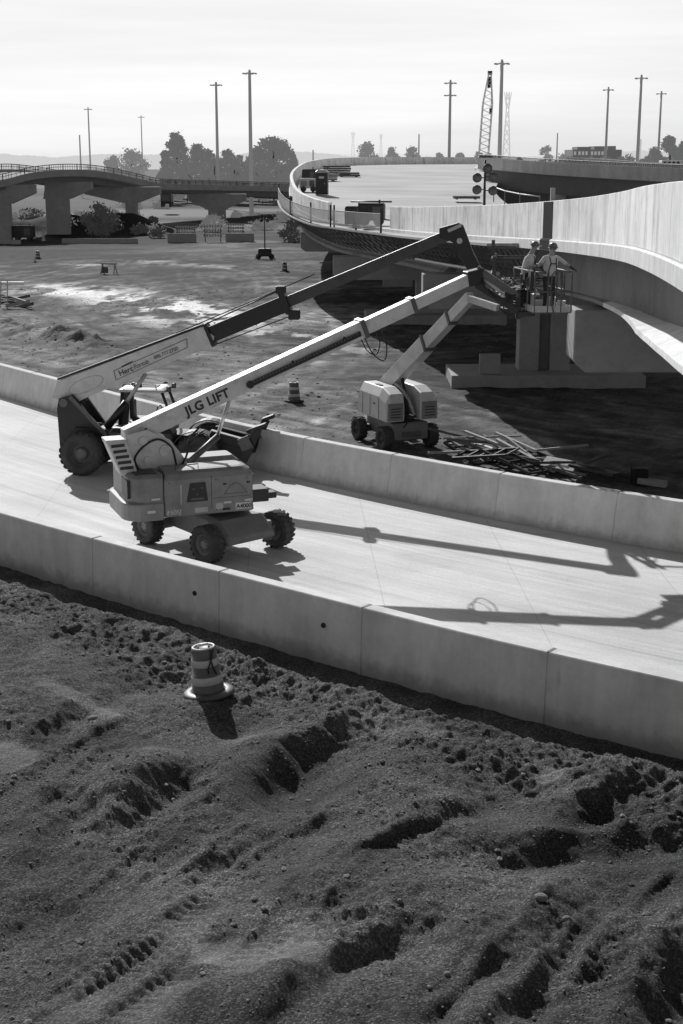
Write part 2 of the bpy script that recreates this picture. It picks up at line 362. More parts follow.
# ------------------------------------------------------------------ road
n_s, n_u = 220, 24
cn = resample(near_c, np.linspace(0, arclen(near_c)[-1], n_s)); cf = resample(far_c, np.linspace(0, arclen(far_c)[-1], n_s))
tn, nn_ = frames(cn); tf, nf = frames(cf)
u = np.linspace(0, 1, n_u)[None, :, None]
RP = (cn + nn_ * .35)[:, None, :] * (1 - u) + (cf + nf * .1)[:, None, :] * u
S = np.repeat(arclen((cn + cf) / 2)[:, None], n_u, 1); U = np.repeat(np.linspace(0, 1, n_u)[None], n_s, 0)
m, nt, b, ob = new_mat('road_concrete')
s_, u_ = attr(nt, 's'), attr(nt, 'u')
cx = nt.nodes.new('ShaderNodeCombineXYZ'); nt.links.new(s_, cx.inputs[0]); nt.links.new(math_n(nt, 'MULTIPLY', u_, 12.0), cx.inputs[1])
sv = cx.outputs[0]
st1 = noise_nodes(nt, mapping(nt, sv, (.05, 1.4, 1)), 1.2, 8, .65)
st2 = noise_nodes(nt, mapping(nt, sv, (.35, 6, 1)), 1.0, 6, .6)
bl = noise_nodes(nt, ob, .25, 6, .6); fine = noise_nodes(nt, ob, 14, 6, .7)
v = math_n(nt, 'MULTIPLY', maprange(nt, st1, .3, .7, .84, 1.12), maprange(nt, st2, .3, .7, .93, 1.06))
v = math_n(nt, 'MULTIPLY', v, maprange(nt, bl, .3, .7, .84, 1.10)); v = math_n(nt, 'MULTIPLY', v, maprange(nt, fine, .3, .7, .86, 1.10))
spots = noise_nodes(nt, ob, 5.0, 3, .5); v = math_n(nt, 'MULTIPLY', v, maprange(nt, spots, .74, .78, 1.0, .6))
skid = noise_nodes(nt, mapping(nt, sv, (.07, 3.2, 1)), 1.0, 3, .5); v = math_n(nt, 'MULTIPLY', v, maprange(nt, skid, .60, .72, 1.0, .80))
def line(x, period, wd):
    fr = math_n(nt, 'FRACT', math_n(nt, 'DIVIDE', x, period), 0); d = math_n(nt, 'ABSOLUTE', math_n(nt, 'SUBTRACT', fr, .5), 0)
    return maprange(nt, d, .5 - wd / period, .5 - wd / period * .4, 1.0, .76)
v = math_n(nt, 'MULTIPLY', v, line(s_, 4.6, .02)); v = math_n(nt, 'MULTIPLY', v, line(math_n(nt, 'MULTIPLY', u_, 12.0), 4.0, .022))
scr = noise_nodes(nt, mapping(nt, ob, (1.2, 7, 1), .25), 1.0, 5, .6); v = math_n(nt, 'MULTIPLY', v, maprange(nt, scr, .55, .72, 1.0, .88)); v = math_n(nt, 'MULTIPLY', v, maprange(nt, scr, .30, .42, 1.07, 1.0))
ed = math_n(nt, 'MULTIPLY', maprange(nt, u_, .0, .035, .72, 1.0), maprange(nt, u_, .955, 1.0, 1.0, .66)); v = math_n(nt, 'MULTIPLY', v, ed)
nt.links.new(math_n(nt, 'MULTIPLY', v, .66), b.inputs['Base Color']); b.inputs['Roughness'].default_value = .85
bump(nt, b, math_n(nt, 'ADD', fine, math_n(nt, 'MULTIPLY', st2, .6)), .15, .02)
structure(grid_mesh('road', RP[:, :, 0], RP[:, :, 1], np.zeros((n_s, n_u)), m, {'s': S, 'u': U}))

# ------------------------------------------------------------------ gravel bank in front of the near barrier (curve coordinates: s along, d out from the wall)
A = arclen(near_c)
s0, s1 = s_near_px(near_c, -70), s_near_px(near_c, 640) + 14
sg = np.concatenate([np.linspace(0, s0, 60)[:-1], np.arange(s0, s1, .034), np.linspace(s1, A[-1], 50)[1:]])
dg_ = np.concatenate([np.arange(-.08, 17.5, .031), 17.5 + np.cumsum(np.geomspace(.04, 2.0, 40))])
cs = resample(near_c, sg)
_, cn2 = frames(smooth_curve(near_c, .25, 61)); a2 = arclen(smooth_curve(near_c, .25, 61))
cnn = np.stack([np.interp(sg, a2, cn2[:, i]) for i in (0, 1)], 1); cnn /= np.linalg.norm(cnn, axis=1)[:, None]
BX = cs[None, :, 0] - cnn[None, :, 0] * dg_[:, None]; BY = cs[None, :, 1] - cnn[None, :, 1] * dg_[:, None]
SS = np.repeat(sg[None], len(dg_), 0); DD = np.repeat(dg_[:, None], len(sg), 1)
def bank_base(s, d):
    wig = 0.30 * fbm(s * .35, d * 0 + 3.1, 5, 4)
    k = d + wig
    z = -.10 + sstep(.95, 2.0, k) * .42 + sstep(2.0, 8.5, k) * .62
    return z + .13 * np.exp(-((k - 1.9) / .40) ** 2) * (1 + 1.2 * fbm(s * .8, d * 0 + 9, 8, 3))
def seg_dist(X, Y, pts):
    """signed distance to a polyline (positive on its right-hand side), and taper along it"""
    best = np.full(X.shape, 1e9); sg_ = np.zeros_like(X); tpos = np.zeros_like(X); Ls = [math.dist(pts[i], pts[i + 1]) for i in range(len(pts) - 1)]; tot = sum(Ls); acc = 0
    for i in range(len(pts) - 1):
        (ax, ay), (bx, by) = pts[i], pts[i + 1]; dx, dy = bx - ax, by - ay
        t = np.clip(((X - ax) * dx + (Y - ay) * dy) / (dx * dx + dy * dy), 0, 1)
        d = np.hypot(X - ax - t * dx, Y - ay - t * dy); c = (X - ax) * dy - (Y - ay) * dx
        mk = d < best; best = np.where(mk, d, best); sg_ = np.where(mk, np.sign(c), sg_); tpos = np.where(mk, (acc + t * Ls[i]) / tot, tpos); acc += Ls[i]
    return best * sg_, tpos, tot
BZ = bank_base(SS, DD)
fade = sstep(1.2, 3.0, DD)
# slow swells and lumps
BZ += fade * (.36 * fbm(BX * .22, BY * .22, 21, 3) + .15 * fbm(BX * .62, BY * .62, 31, 3, .5))
dust = np.zeros_like(BZ)
def gpx(px, py): p = on(px, py, .95); return (p.x, p.y)
def crest(pxs, drop, wd, rec, side=1):
    """a bank edge: a lip on the up side, a steep drop on the camera side, filling up again over rec metres"""
    global BZ
    drop *= .96; wd *= 1.3
    pts = [gpx(*p) for p in pxs]; d, t, tot = seg_dist(BX + .22 * fbm(BX * 1.3, BY * 1.3, 77, 3), BY + .22 * fbm(BX * 1.3, BY * 1.3, 78, 3), pts); d = d * side
    tp = np.sin(np.pi * np.clip(t, .0, 1)) ** .6; near = np.exp(-np.maximum(np.abs(d) - rec, 0) * 2)
    BZ += tp * near * (drop * .45 * np.exp(-(np.minimum(d, 0) / .5) ** 2) * (d <= 0) + (d > 0) * (drop * .45 - drop * sstep(0, wd, d)) * (1 - sstep(wd, rec, d)))
def rut(pxs, wd=.26, depth=.10, lip=.07, tread=.03, dst=.0):
    global BZ, dust
    pts = [gpx(*p) for p in pxs]; d, t, tot = seg_dist(BX + .06 * fbm(BX * 1.5, BY * 1.5, 90, 3), BY + .06 * fbm(BX * 1.5, BY * 1.5, 91, 3), pts); a = np.abs(d)
    tp = sstep(0, .12, t) * (1 - sstep(.88, 1, t)); brk = np.clip(.75 + 1.3 * fbm(BX * .9, BY * .9, 95, 2), .1, 1.3)
    flo = 1 - sstep(wd * .7, wd, a)
    ph = np.sin((t * tot / .16 + np.abs(d) * 3.2) * 2 * np.pi)
    BZ += tp * brk * (-depth * flo + lip * np.exp(-((a - wd * 1.25) / .10) ** 2) + tread * (.35 if dst < .3 else 1.0) * flo * np.clip(ph * 2.5, -1, 1) * .5)
    dust = np.maximum(dust, dst * tp * flo)
crest([(362, 684), (318, 704), (275, 724), (246, 750), (222, 796)], .66, .55, 1.9, -1)
crest([(196, 738), (155, 748), (126, 772), (100, 822)], .60, .5, 1.5, -1)
crest([(100, 768), (60, 792), (20, 838), (-20, 870)], .22, .3, .9, -1)
crest([(70, 760), (30, 800), (0, 830)], .18, .28, .8, -1)
crest([(665, 748), (600, 760), (556, 782), (540, 806)], .34, .42, 1.2, -1)
crest([(720, 790), (640, 804), (560, 812), (480, 828), (430, 862)], .36, .45, 1.3, -1)
crest([(600, 866), (575, 886), (535, 932), (490, 990), (455, 1035)], .27, .34, .9, -1)
crest([(622, 918), (596, 936), (574, 966), (560, 990)], .16, .22, .6, -1)
crest([(720, 900), (668, 925), (640, 955), (630, 1000), (640, 1060)], .42, .5, 1.6, -1)
crest([(420, 905), (345, 948), (290, 978), (235, 1040)], .20, .25, .8, -1)
crest([(540, 742), (470, 775), (420, 800), (365, 840), (300, 900)], .13, .3, .8, -1)
crest([(330, 808), (262, 822), (205, 852), (150, 905)], .14, .25, .7, -1)
crest([(500, 930), (430, 985), (380, 1040)], .16, .25, .7, -1)
crest([(120, 660), (60, 700), (0, 745)], .14, .3, .8, -1)
crest([(330, 700), (430, 722), (520, 748), (620, 778), (700, 806)], .12, .25, .6, 1)
rut([(30, 1010), (130, 955), (190, 915), (222, 888)], .26, .02, .02, .035, .5)
rut([(225, 985), (270, 950), (318, 925)], .34, .03, .02, .045, .55)
rut([(300, 905), (380, 850), (470, 800)], .24, .05, .05, .05)
rut([(150, 900), (240, 835), (330, 790)], .24, .04, .045, .04)
rut([(20, 945), (75, 902), (150, 842), (205, 806)], .22, .03, .03, .022)
rut([(40, 1035), (110, 985), (180, 935), (225, 890)], .28, .035, .04, .035, .6)
rut([(95, 1050), (160, 1000), (200, 975)], .28, .03, .03, .035, .65)
rut([(445, 1040), (505, 965), (560, 905), (612, 858)], .24, .06, .07, .03)
rut([(560, 1050), (600, 975), (645, 905), (700, 850)], .25, .05, .06, .03)
rut([(360, 840), (300, 900), (255, 960)], .25, .05, .05, .03)
rut([(0, 800), (80, 740), (160, 690)], .25, .05, .05, .03)
# smooth pale compacted patches
for (px, py, rx, ry, ang, lvl) in ((268, 958, 1.05, .40, -.2, 1.3), (10, 748, .45, .7, .3, .8), (80, 690, 1.3, .25, -.7, .5), (165, 735, .5, .3, -.3, .4), (560, 752, .5, .25, .5, .6), (410, 700, 1.6, .35, -.6, .3), (470, 870, 1.6, 1.0, .2, .12), (300, 880, 1.8, 1.2, .2, .08), (120, 1000, 1.0, .7, -.5, .3), (250, 715, .8, .3, -.5, .3)):
    q = gpx(px, py); dx, dy = BX - q[0], BY - q[1]; c_, s_a = math.cos(ang), math.sin(ang)
    e = np.hypot((dx * c_ + dy * s_a) / rx, (-dx * s_a + dy * c_) / ry) + .35 * fbm(BX * 2, BY * 2, 55, 3)
    k = lvl * (1 - sstep(.7, 1.05, e)); dust = np.maximum(dust, k)
# the fine gravel relief
rough = 1 - .75 * np.clip(dust, 0, 1)
gd = np.array(gpx(612, 858)) - np.array(gpx(445, 1040)); gd /= np.linalg.norm(gd); ga, gb = BX * gd[0] + BY * gd[1], -BX * gd[1] + BY * gd[0]
chunk = np.clip(.30 + .9 * sstep(5.5, 3.0, DD) + 1.5 * fbm(BX * .33, BY * .33, 44, 3), .12, 1.25)
BZ += fade * rough * (.13 * fbm(gb * 1.0, ga * .22, 43, 4, .5) + .13 * chunk * fbm(BX * 2.0, BY * 2.0, 41, 4, .55))
patchy = np.clip(.55 + 1.6 * fbm(BX * .6, BY * .6, 47, 3), .15, 1.3)
BZ += np.clip(.25 + fade, 0, 1) * rough * (.40 + .60 * chunk) * patchy * (.065 * fbm(BX * 5, BY * 5, 51, 3, .6) + .058 * np.abs(fbm(BX * 12, BY * 12, 61, 2, .6)))
ridge = sstep(1.3, 1.9, DD) * (1 - sstep(3.2, 5.2, DD)); BZ += ridge * (.11 * np.abs(fbm(BX * 2.6, BY * 2.6, 68, 4, .6)) + .06 * fbm(BX * 6.5, BY * 6.5, 69, 3, .6))
clod = np.clip(fbm(BX * 4.3, BY * 4.3, 66, 3) - .36, 0, 1); BZ += fade * rough * chunk * clod * .12
BZ += (1 - fade) * .04 * fbm(BX * 3, BY * 3, 71, 3)
m, nt, b, ob = new_mat('gravel_soil')
g1 = noise_nodes(nt, ob, 1.1, 6, .6); g2 = noise_nodes(nt, ob, 30, 4, .7); g3 = noise_nodes(nt, ob, 75, 3, .7)
vo = nt.nodes.new('ShaderNodeTexVoronoi'); vo.inputs['Scale'].default_value = 44; nt.links.new(ob, vo.inputs['Vector'])
sepc = nt.nodes.new('ShaderNodeSeparateColor'); nt.links.new(vo.outputs['Color'], sepc.inputs[0])
g0 = noise_nodes(nt, ob, .42, 7, .62)
v = math_n(nt, 'MULTIPLY', math_n(nt, 'MULTIPLY', maprange(nt, g1, .3, .7, .74, 1.28), maprange(nt, g0, .36, .66, .62, 1.36)), maprange(nt, g2, .3, .7, .62, 1.45))
v = math_n(nt, 'MULTIPLY', v, maprange(nt, math_n(nt, 'POWER', sepc.outputs[0], 3.0), 0, 1, .66, 2.3))
v = math_n(nt, 'MULTIPLY', v, maprange(nt, g3, .64, .72, 1.0, 3.0))
damp = math_n(nt, 'ADD', .70, math_n(nt, 'MULTIPLY', attr(nt, 'chunk'), .32)); v = math_n(nt, 'MULTIPLY', math_n(nt, 'MULTIPLY', v, damp), .118)
v = math_n(nt, 'ADD', v, math_n(nt, 'MULTIPLY', attr(nt, 'dust'), maprange(nt, g1, .3, .7, .07, .15)))
nt.links.new(v, b.inputs['Base Color']); b.inputs['Roughness'].default_value = .95; b.inputs['Specular IOR Level'].default_value = .25
g5 = noise_nodes(nt, ob, 11, 8, .78)
bump(nt, b, math_n(nt, 'ADD', math_n(nt, 'MULTIPLY', g5, 1.6), math_n(nt, 'ADD', math_n(nt, 'MULTIPLY', g3, .35), math_n(nt, 'MULTIPLY', vo.outputs['Distance'], -.35))), 1.0, .05)
bank = structure(grid_mesh('gravel_bank', BX, BY, BZ, m, {'dust': dust, 'chunk': np.clip(chunk, 0, 1.2)}))
# loose stones on the bank: uncountable, one object; a few larger ones stand alone
def stone_mesh(r, seed):
    bm = bmesh.new(); bmesh.ops.create_icosphere(bm, subdivisions=1, radius=1.0); rr = random.Random(seed)
    sc = (rr.uniform(.8, 1.3), rr.uniform(.7, 1.1), rr.uniform(.45, .8)); vs = [V((v.co.x * sc[0], v.co.y * sc[1], v.co.z * sc[2])) * (r * rr.uniform(.78, 1.18)) for v in bm.verts]
    fs = [tuple(v.index for v in f.verts) for f in bm.faces]; bm.free(); return np.array(vs), np.array(fs)
kinds = [stone_mesh(1.0, i) for i in range(10)]
nst = 60000; ii = rng.integers(40, len(dg_) - 45, nst); jj = rng.integers(62, len(sg) - 52, nst)
cl_pick = fbm(BX[ii, jj] * .8, BY[ii, jj] * .8, 12, 3) + rng.normal(0, .22, nst) > -.06
ii, jj = ii[cl_pick], jj[cl_pick]; ok = dust[ii, jj] < .25; ii, jj = ii[ok], jj[ok]
vs, fs, o_ = [], [], 0
for i, j in zip(ii, jj):
    kv, kf = kinds[rng.integers(10)]; r = .008 + .013 * rng.random() ** 2 + (.04 * rng.random() if rng.random() < .035 else 0); a = rng.random() * 6.28
    ca, sa = math.cos(a), math.sin(a); p = kv * r
    q = np.stack([p[:, 0] * ca - p[:, 1] * sa + BX[i, j], p[:, 0] * sa + p[:, 1] * ca + BY[i, j], p[:, 2] + BZ[i, j] + r * .25], 1); vs.append(q); fs.append(kf + o_); o_ += len(kv)
vs = np.concatenate(vs); fs = np.concatenate(fs)
me = bpy.data.meshes.new('loose_gravel'); me.from_pydata(vs.tolist(), [], fs.tolist()); me.materials.append(mat('gravel_stone', .15, .9, .95, 9, .3, 40))
o = bpy.data.objects.new('loose_gravel', me); col.objects.link(o); tag(o, 'loose dark gravel scattered over the bank', 'gravel', kind='stuff')
def bank_z(x, y):
    k = np.argmin((BX - x) ** 2 + (BY - y) ** 2); return float(BZ.ravel()[k])
for px, py, r, lab in ((541, 903, .13, 'largest pale stone lying by the rut at lower right'), (92, 703, .12, 'flat pale stone on the slope left of the striped drum'), (400, 906, .06, 'small white stone near the middle of the gravel'), (118, 872, .05, 'small bright stone in the lower left gravel'), (566, 913, .08, 'grey stone just right of the largest stone by the rut'), (464, 858, .07, 'rounded stone on the flat gravel at centre right'), (238, 864, .055, 'lone light pebble below the middle hollow of the bank'), (447, 975, .06, 'grey stone at the foot of the rut near the lower edge')):
    p = on(px, py, 1.0); kv, kf = stone_mesh(r, px)
    me = bpy.data.meshes.new('stone'); me.from_pydata(kv.tolist(), [], kf.tolist()); me.materials.append(M['rock']); o = bpy.data.objects.new('stone', me); col.objects.link(o)
    md = o.modifiers.new('sub', 'SUBSURF'); md.levels = md.render_levels = 1
    o.location = (p.x, p.y, bank_z(p.x, p.y) + r * .2); o.rotation_euler = (0, 0, px); tag(o, lab, 'stone')

# ------------------------------------------------------------------ the site ground behind the road, one sheet to the horizon
GZ = -1.2
gx = np.concatenate([-np.geomspace(2600, 62, 40), np.arange(-60, 45, .26), np.geomspace(46, 2600, 40)])
gy = np.concatenate([np.linspace(-300, 20, 20), np.arange(22, 34, 1.0), np.arange(34, 120, .24), np.arange(120, 260, .7), np.geomspace(261, 6000, 60)])
GX, GY = np.meshgrid(gx, gy); G = np.full(GX.shape, GZ)
near_ = 1 - sstep(150, 320, GY)
G += near_ * (.30 * fbm(GX * .045, GY * .03, 101, 3) + .05 * fbm(GX * .25, GY * .18, 111, 4) + .07 * fbm(GX * 1.3, GY * 1.1, 121, 4))
alb = np.full(GX.shape, .138)
# curving haul tracks: streaks that run along circles round the site, straight ones beside the road
cx_, cy_ = 2.0, 112.0
rad = np.hypot(GX - cx_, (GY - cy_) * .8); th = np.arctan2(GY - cy_, GX - cx_)
wob = 2.2 * fbm(GX * .06, GY * .06, 131, 3)
strk = fbm((rad + wob) * 1.5, th * 2.5, 141, 4, .6)
tdir = np.array([.70, -.71]); al_, ac_ = GX * tdir[0] + GY * tdir[1], GX * -tdir[1] + GY * tdir[0]
strk2 = fbm(ac_ * 1.9 + wob, al_ * .08, 151, 4, .6)
mixk = 1 - sstep(66, 84, GY + GX * .3 + 6 * fbm(GX * .05, GY * .05, 161, 2))
st_ = strk * (1 - mixk) + strk2 * mixk
st3 = fbm((rad + wob) * 4.5, th * 5, 146, 3, .6) * (1 - mixk) + fbm(ac_ * 5.5 + wob, al_ * .2, 156, 3, .6) * mixk
alb *= 1 + .75 * st_ + .6 * st3; G += near_ * .05 * st_
alb *= 1 + .75 * fbm(GX * .10, GY * .07, 171, 4)
alb *= 1 + .9 * fbm(GX * .9, GY * .55, 181, 4, .65); alb *= 1 + .35 * fbm(GX * .35, GY * .2, 191, 3)
def gp2(px, py): p = on(px, py, GZ); return (p.x, p.y)
def blob(pxs, wd, lvl, thr, seed, fx=.5):
    global alb
    d, t, tot = seg_dist(GX, GY, [gp2(*p) for p in pxs]); e = 1 - sstep(wd * .3, wd, np.abs(d))
    nz = fbm(GX * fx, GY * fx * .55, seed, 6, .66); alb = alb * (1 - e * sstep(thr, thr + .12, nz)) + lvl * e * sstep(thr, thr + .12, nz)
blob([(70, 288), (125, 296), (165, 308), (215, 324)], 6.8, .85, -.10, 201, .33)
blob([(195, 322), (250, 332), (300, 338)], 3.0, .55, .02, 202, .5)
blob([(140, 262), (180, 264), (235, 269)], 3.2, .42, .02, 203, .3)
blob([(100, 263), (130, 262), (150, 264)], 6, .42, .10, 204, .3)
blob([(330, 344), (360, 350), (400, 352)], 2.2, .42, .02, 205, .6)
blob([(0, 296), (30, 300)], 2.0, .30, .05, 206, .6)
def track(pxs, k, gap=1.9, wd=.32):
    global alb
    c_ = catmull([gp2(*p) for p in pxs], 10); c_ = [tuple(q) for q in c_]
    d, t, tot = seg_dist(GX, GY, c_); a = np.abs(np.abs(d) - gap / 2); e = (1 - sstep(wd * .6, wd, a)) * np.clip(.8 + 1.3 * fbm(GX * .2, GY * .2, 333, 3), 0, 1) * sstep(0, .06, t) * (1 - sstep(.94, 1, t)); alb *= 1 + k * e
track([(0, 282), (60, 268), (130, 262), (220, 266), (262, 278), (270, 300)], .8); track([(10, 312), (60, 296), (140, 288), (225, 300), (330, 306)], -.5); track([(0, 345), (70, 330), (160, 318), (300, 318), (420, 345)], .7)
track([(40, 370), (130, 345), (240, 330), (340, 330)], -.5); track([(230, 300), (190, 280), (200, 265), (260, 258), (320, 262)], .6); track([(330, 430), (380, 400), (440, 390), (520, 410)], .6); track([(240, 410), (300, 385), (350, 350), (340, 310)], .55); track([(10, 300), (50, 275), (110, 256), (180, 250)], .6); track([(60, 382), (200, 372), (330, 385), (420, 425)], -.45, 2.1, .4)
def dark(pxs, wd, k):
    global alb
    d, t, tot = seg_dist(GX + 3 * fbm(GX * .1, GY * .1, 301, 3), GY + 3 * fbm(GX * .1, GY * .1, 302, 3), [gp2(*p) for p in pxs]); alb *= 1 - k * (1 - sstep(wd * .3, wd, np.abs(d)))
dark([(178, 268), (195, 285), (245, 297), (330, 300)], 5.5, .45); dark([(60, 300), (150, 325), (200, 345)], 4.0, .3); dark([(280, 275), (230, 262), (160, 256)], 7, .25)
dark([(0, 335), (60, 348), (120, 356), (150, 372)], 2.4, .4); dark([(440, 440), (560, 470), (683, 490)], 6, .2); dark([(430, 330), (560, 400), (700, 440)], 16, .35)  # the last one deepens the new bridge's shade in the ground colour
# low earth berm at the left, broken dirt beyond
d, t, tot = seg_dist(GX, GY, [gp2(*p) for p in ((-60, 312), (0, 326), (50, 338), (105, 350), (140, 360))])
G += (.50 + .35 * fbm(GX * 1.6, GY * 1.2, 405, 4, .6)) * np.exp(-(d / 1.5) ** 2) * (1 - sstep(.75, 1, t)) * (1 + fbm(GX * .6, GY * .6, 401, 3)); alb *= 1 + .3 * np.exp(-(d / 1.2) ** 2)
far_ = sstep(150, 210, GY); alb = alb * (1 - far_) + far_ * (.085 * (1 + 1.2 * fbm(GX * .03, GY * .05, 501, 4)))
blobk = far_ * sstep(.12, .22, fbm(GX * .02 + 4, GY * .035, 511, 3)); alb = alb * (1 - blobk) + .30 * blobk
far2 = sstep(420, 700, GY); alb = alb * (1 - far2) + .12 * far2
dark([(-60, 250), (-5, 250), (45, 243)], 34, .72); dark([(0, 238), (75, 236), (140, 236)], 26, .72); dark([(140, 234), (290, 230)], 40, .4)  # the first one paints the old overpass's cast shadow into the ground
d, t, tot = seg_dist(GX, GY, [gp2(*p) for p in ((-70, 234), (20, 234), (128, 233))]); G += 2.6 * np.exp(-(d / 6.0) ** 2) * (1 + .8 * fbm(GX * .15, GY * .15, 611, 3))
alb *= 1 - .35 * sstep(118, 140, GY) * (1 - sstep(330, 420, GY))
mid_ = sstep(105, 135, GY) * (1 - sstep(200, 230, GY)); alb *= 1 + mid_ * (1.1 * fbm(GX * .12, GY * .16, 621, 5, .6) + .5 * fbm(GX * .6, GY * .5, 631, 3))
alb = np.clip(alb, .03, .85)
m, nt, b, ob = new_mat('site_dirt')
h1 = noise_nodes(nt, ob, 1.6, 7, .65); h2 = noise_nodes(nt, ob, 9, 5, .7)
v = math_n(nt, 'MULTIPLY', attr(nt, 'alb'), math_n(nt, 'MULTIPLY', maprange(nt, h1, .3, .7, .66, 1.36), maprange(nt, h2, .3, .7, .60, 1.45)))
nt.links.new(v, b.inputs['Base Color']); b.inputs['Roughness'].default_value = .95; b.inputs['Specular IOR Level'].default_value = .2
bump(nt, b, math_n(nt, 'ADD', h1, math_n(nt, 'MULTIPLY', h2, .5)), .6, .12)
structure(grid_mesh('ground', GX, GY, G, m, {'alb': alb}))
def gz(x, y):
    j = np.clip(np.searchsorted(gx, x), 1, len(gx) - 1); i = np.clip(np.searchsorted(gy, y), 1, len(gy) - 1)
    return float(G[i - 1:i + 1, j - 1:j + 1].mean())

# loose clods and broken rock over the site, uncountable
n = 16000; X_ = rng.uniform(-42, 34, n); Y_ = 36 + 92 * rng.random(n) ** 1.25
keep = (fbm(X_ * .16, Y_ * .11, 701, 4) + rng.normal(0, .12, n) > -.02) & (np.abs(X_) < .42 * Y_ + 4)
fy = np.interp(X_, far_c[:, 0], far_c[:, 1]); keep &= Y_ > fy + 1.2
X_, Y_ = X_[keep], Y_[keep]; vs, fs, o_ = [], [], 0
iy = np.clip(np.searchsorted(gy, Y_), 1, len(gy) - 1); ix = np.clip(np.searchsorted(gx, X_), 1, len(gx) - 1); Zs = G[iy, ix]
for x, y, z in zip(X_, Y_, Zs):
    kv, kf = kinds[rng.integers(10)]; r = .03 + .07 * rng.random() ** 3 + (.12 * rng.random() if rng.random() < .02 else 0); a = rng.random() * 6.28; ca, sa = math.cos(a), math.sin(a); p = kv * r
    vs.append(np.stack([p[:, 0] * ca - p[:, 1] * sa + x, p[:, 0] * sa + p[:, 1] * ca + y, p[:, 2] * .7 + z + r * .15], 1)); fs.append(kf + o_); o_ += len(kv)
vs = np.concatenate(vs); fs = np.concatenate(fs)
me = bpy.data.meshes.new('site_rubble'); me.from_pydata(vs.tolist(), [], fs.tolist()); me.materials.append(mat('rubble', .17, .95, .8, 3, .3, 20)); o = bpy.data.objects.new('site_rubble', me); col.objects.link(o); tag(o, 'loose clods and broken rock over the dirt of the site', 'rubble', kind='stuff')
# ------------------------------------------------------------------ the new curved bridge: stations (left edge x, y, parapet top z, right edge x, y)
ST_ = [(2.9, 4, 9.95, 18, 4), (4.0, 12, 9.85, 19.5, 12), (5.45, 22.7, 9.67, 20.5, 25), (6.42, 30.8, 9.44, 21.3, 34), (7.05, 37, 9.17, 21.6, 42), (7.35, 44, 8.85, 21.5, 50), (7.22, 52, 8.5, 21, 58), (6.45, 62, 8.07, 20.2, 67),
       (5.14, 72, 7.69, 19.2, 77), (3.5, 86, 7.2, 17.2, 90), (1.0, 98, 6.95, 15.6, 104), (-1.2, 107, 6.9, 14.9, 114), (-3.6, 122, 7.25, 14.8, 128), (-4.9, 140, 8.0, 15.6, 148), (-5.5, 160, 8.55, 18, 168), (-5.4, 182, 9.1, 20.5, 190), (-4.4, 206, 9.65, 23, 208), (-0.8, 236, 10.05, 28, 232), (9, 262, 10.2, 34, 250), (26, 279, 10.2, 42, 262)]
BR = np.array(catmull(ST_, 8)); EL, EZ, ER = BR[:, :2], BR[:, 2], BR[:, 3:5]
bt, bn = frames(EL)                                    # bn points to the left (outboard) of the direction of travel
bridge = thing('highway_bridge', 'new curved concrete bridge with pale parapet sweeping from the right edge into the distance', 'bridge')
PH, SLAB = 1.30, 0.39
def ep(i, out, dz): return V((EL[i, 0] + bn[i, 0] * out, EL[i, 1] + bn[i, 1] * out, EZ[i] + dz))
def yidx(y): return int(np.argmin(np.abs(EL[:, 1] - y) + (np.arange(len(EL)) > 140) * 0))
nB = len(EL)
secs = []
for i in range(nB):
    r = V((ER[i, 0], ER[i, 1], EZ[i] - PH)); secs.append([ep(i, .05, -PH), ep(i, .05, -PH - SLAB), ep(i, -.9, -PH - SLAB - .06), V((r.x, r.y, r.z - .45)), r])
MB().loft(secs).build('deck', M['deck'], bridge)
def parapet(i0, i1, hi=PH):
    b = MB(); b.loft([[ep(i, 0.0, -PH + .004), ep(i, 0.0, 0), ep(i, -.02, .0 + .012), ep(i, -.26, .012), ep(i, -.28, 0), ep(i, -.45, -PH + .004)] for i in range(i0, i1 + 1)])
    return b.build('parapet', M['parapet'], bridge)
def lerp_i(y):                                          # fractional station index at a given y
    return float(np.interp(y, EL[:, 1], np.arange(nB)))
def ep_f(f, out, dz):
    i = min(int(f), nB - 2); k = f - i; return ep(i, out, dz) * (1 - k) + ep(i + 1, out, dz) * k
m, nt, b, ob = new_mat('streaked_parapet')
s_ = attr(nt, 's'); sp_ = nt.nodes.new('ShaderNodeSeparateXYZ'); nt.links.new(ob, sp_.inputs[0]); cx = nt.nodes.new('ShaderNodeCombineXYZ'); nt.links.new(s_, cx.inputs[0]); nt.links.new(math_n(nt, 'MULTIPLY', sp_.outputs[2], .22), cx.inputs[1]); sv = cx.outputs[0]
k1 = noise_nodes(nt, sv, 1.15, 6, .62); k2 = noise_nodes(nt, sv, 3.4, 4, .6); k5 = noise_nodes(nt, ob, 1.1, 6, .65); k3 = noise_nodes(nt, ob, .35, 4, .6); k4 = noise_nodes(nt, ob, 3.0, 7, .7)
v = math_n(nt, 'MULTIPLY', maprange(nt, k1, .50, .72, 1.03, .62), maprange(nt, k2, .56, .74, 1.02, .66)); v = math_n(nt, 'MULTIPLY', v, maprange(nt, k3, .3, .7, .86, 1.1)); v = math_n(nt, 'MULTIPLY', v, maprange(nt, k5, .52, .72, 1.0, .72)); v = math_n(nt, 'MULTIPLY', v, maprange(nt, k4, .3, .7, .92, 1.06))
def vline(x, period, wd, lo):
    fr = math_n(nt, 'FRACT', math_n(nt, 'DIVIDE', x, period), 0); d = math_n(nt, 'ABSOLUTE', math_n(nt, 'SUBTRACT', fr, .5), 0)
    return maprange(nt, d, .5 - wd / period, .5 - wd / period * .4, 1.0, lo)
v = math_n(nt, 'MULTIPLY', v, vline(math_n(nt, 'ADD', s_, math_n(nt, 'MULTIPLY', k3, .3)), 2.44, .045, .55))
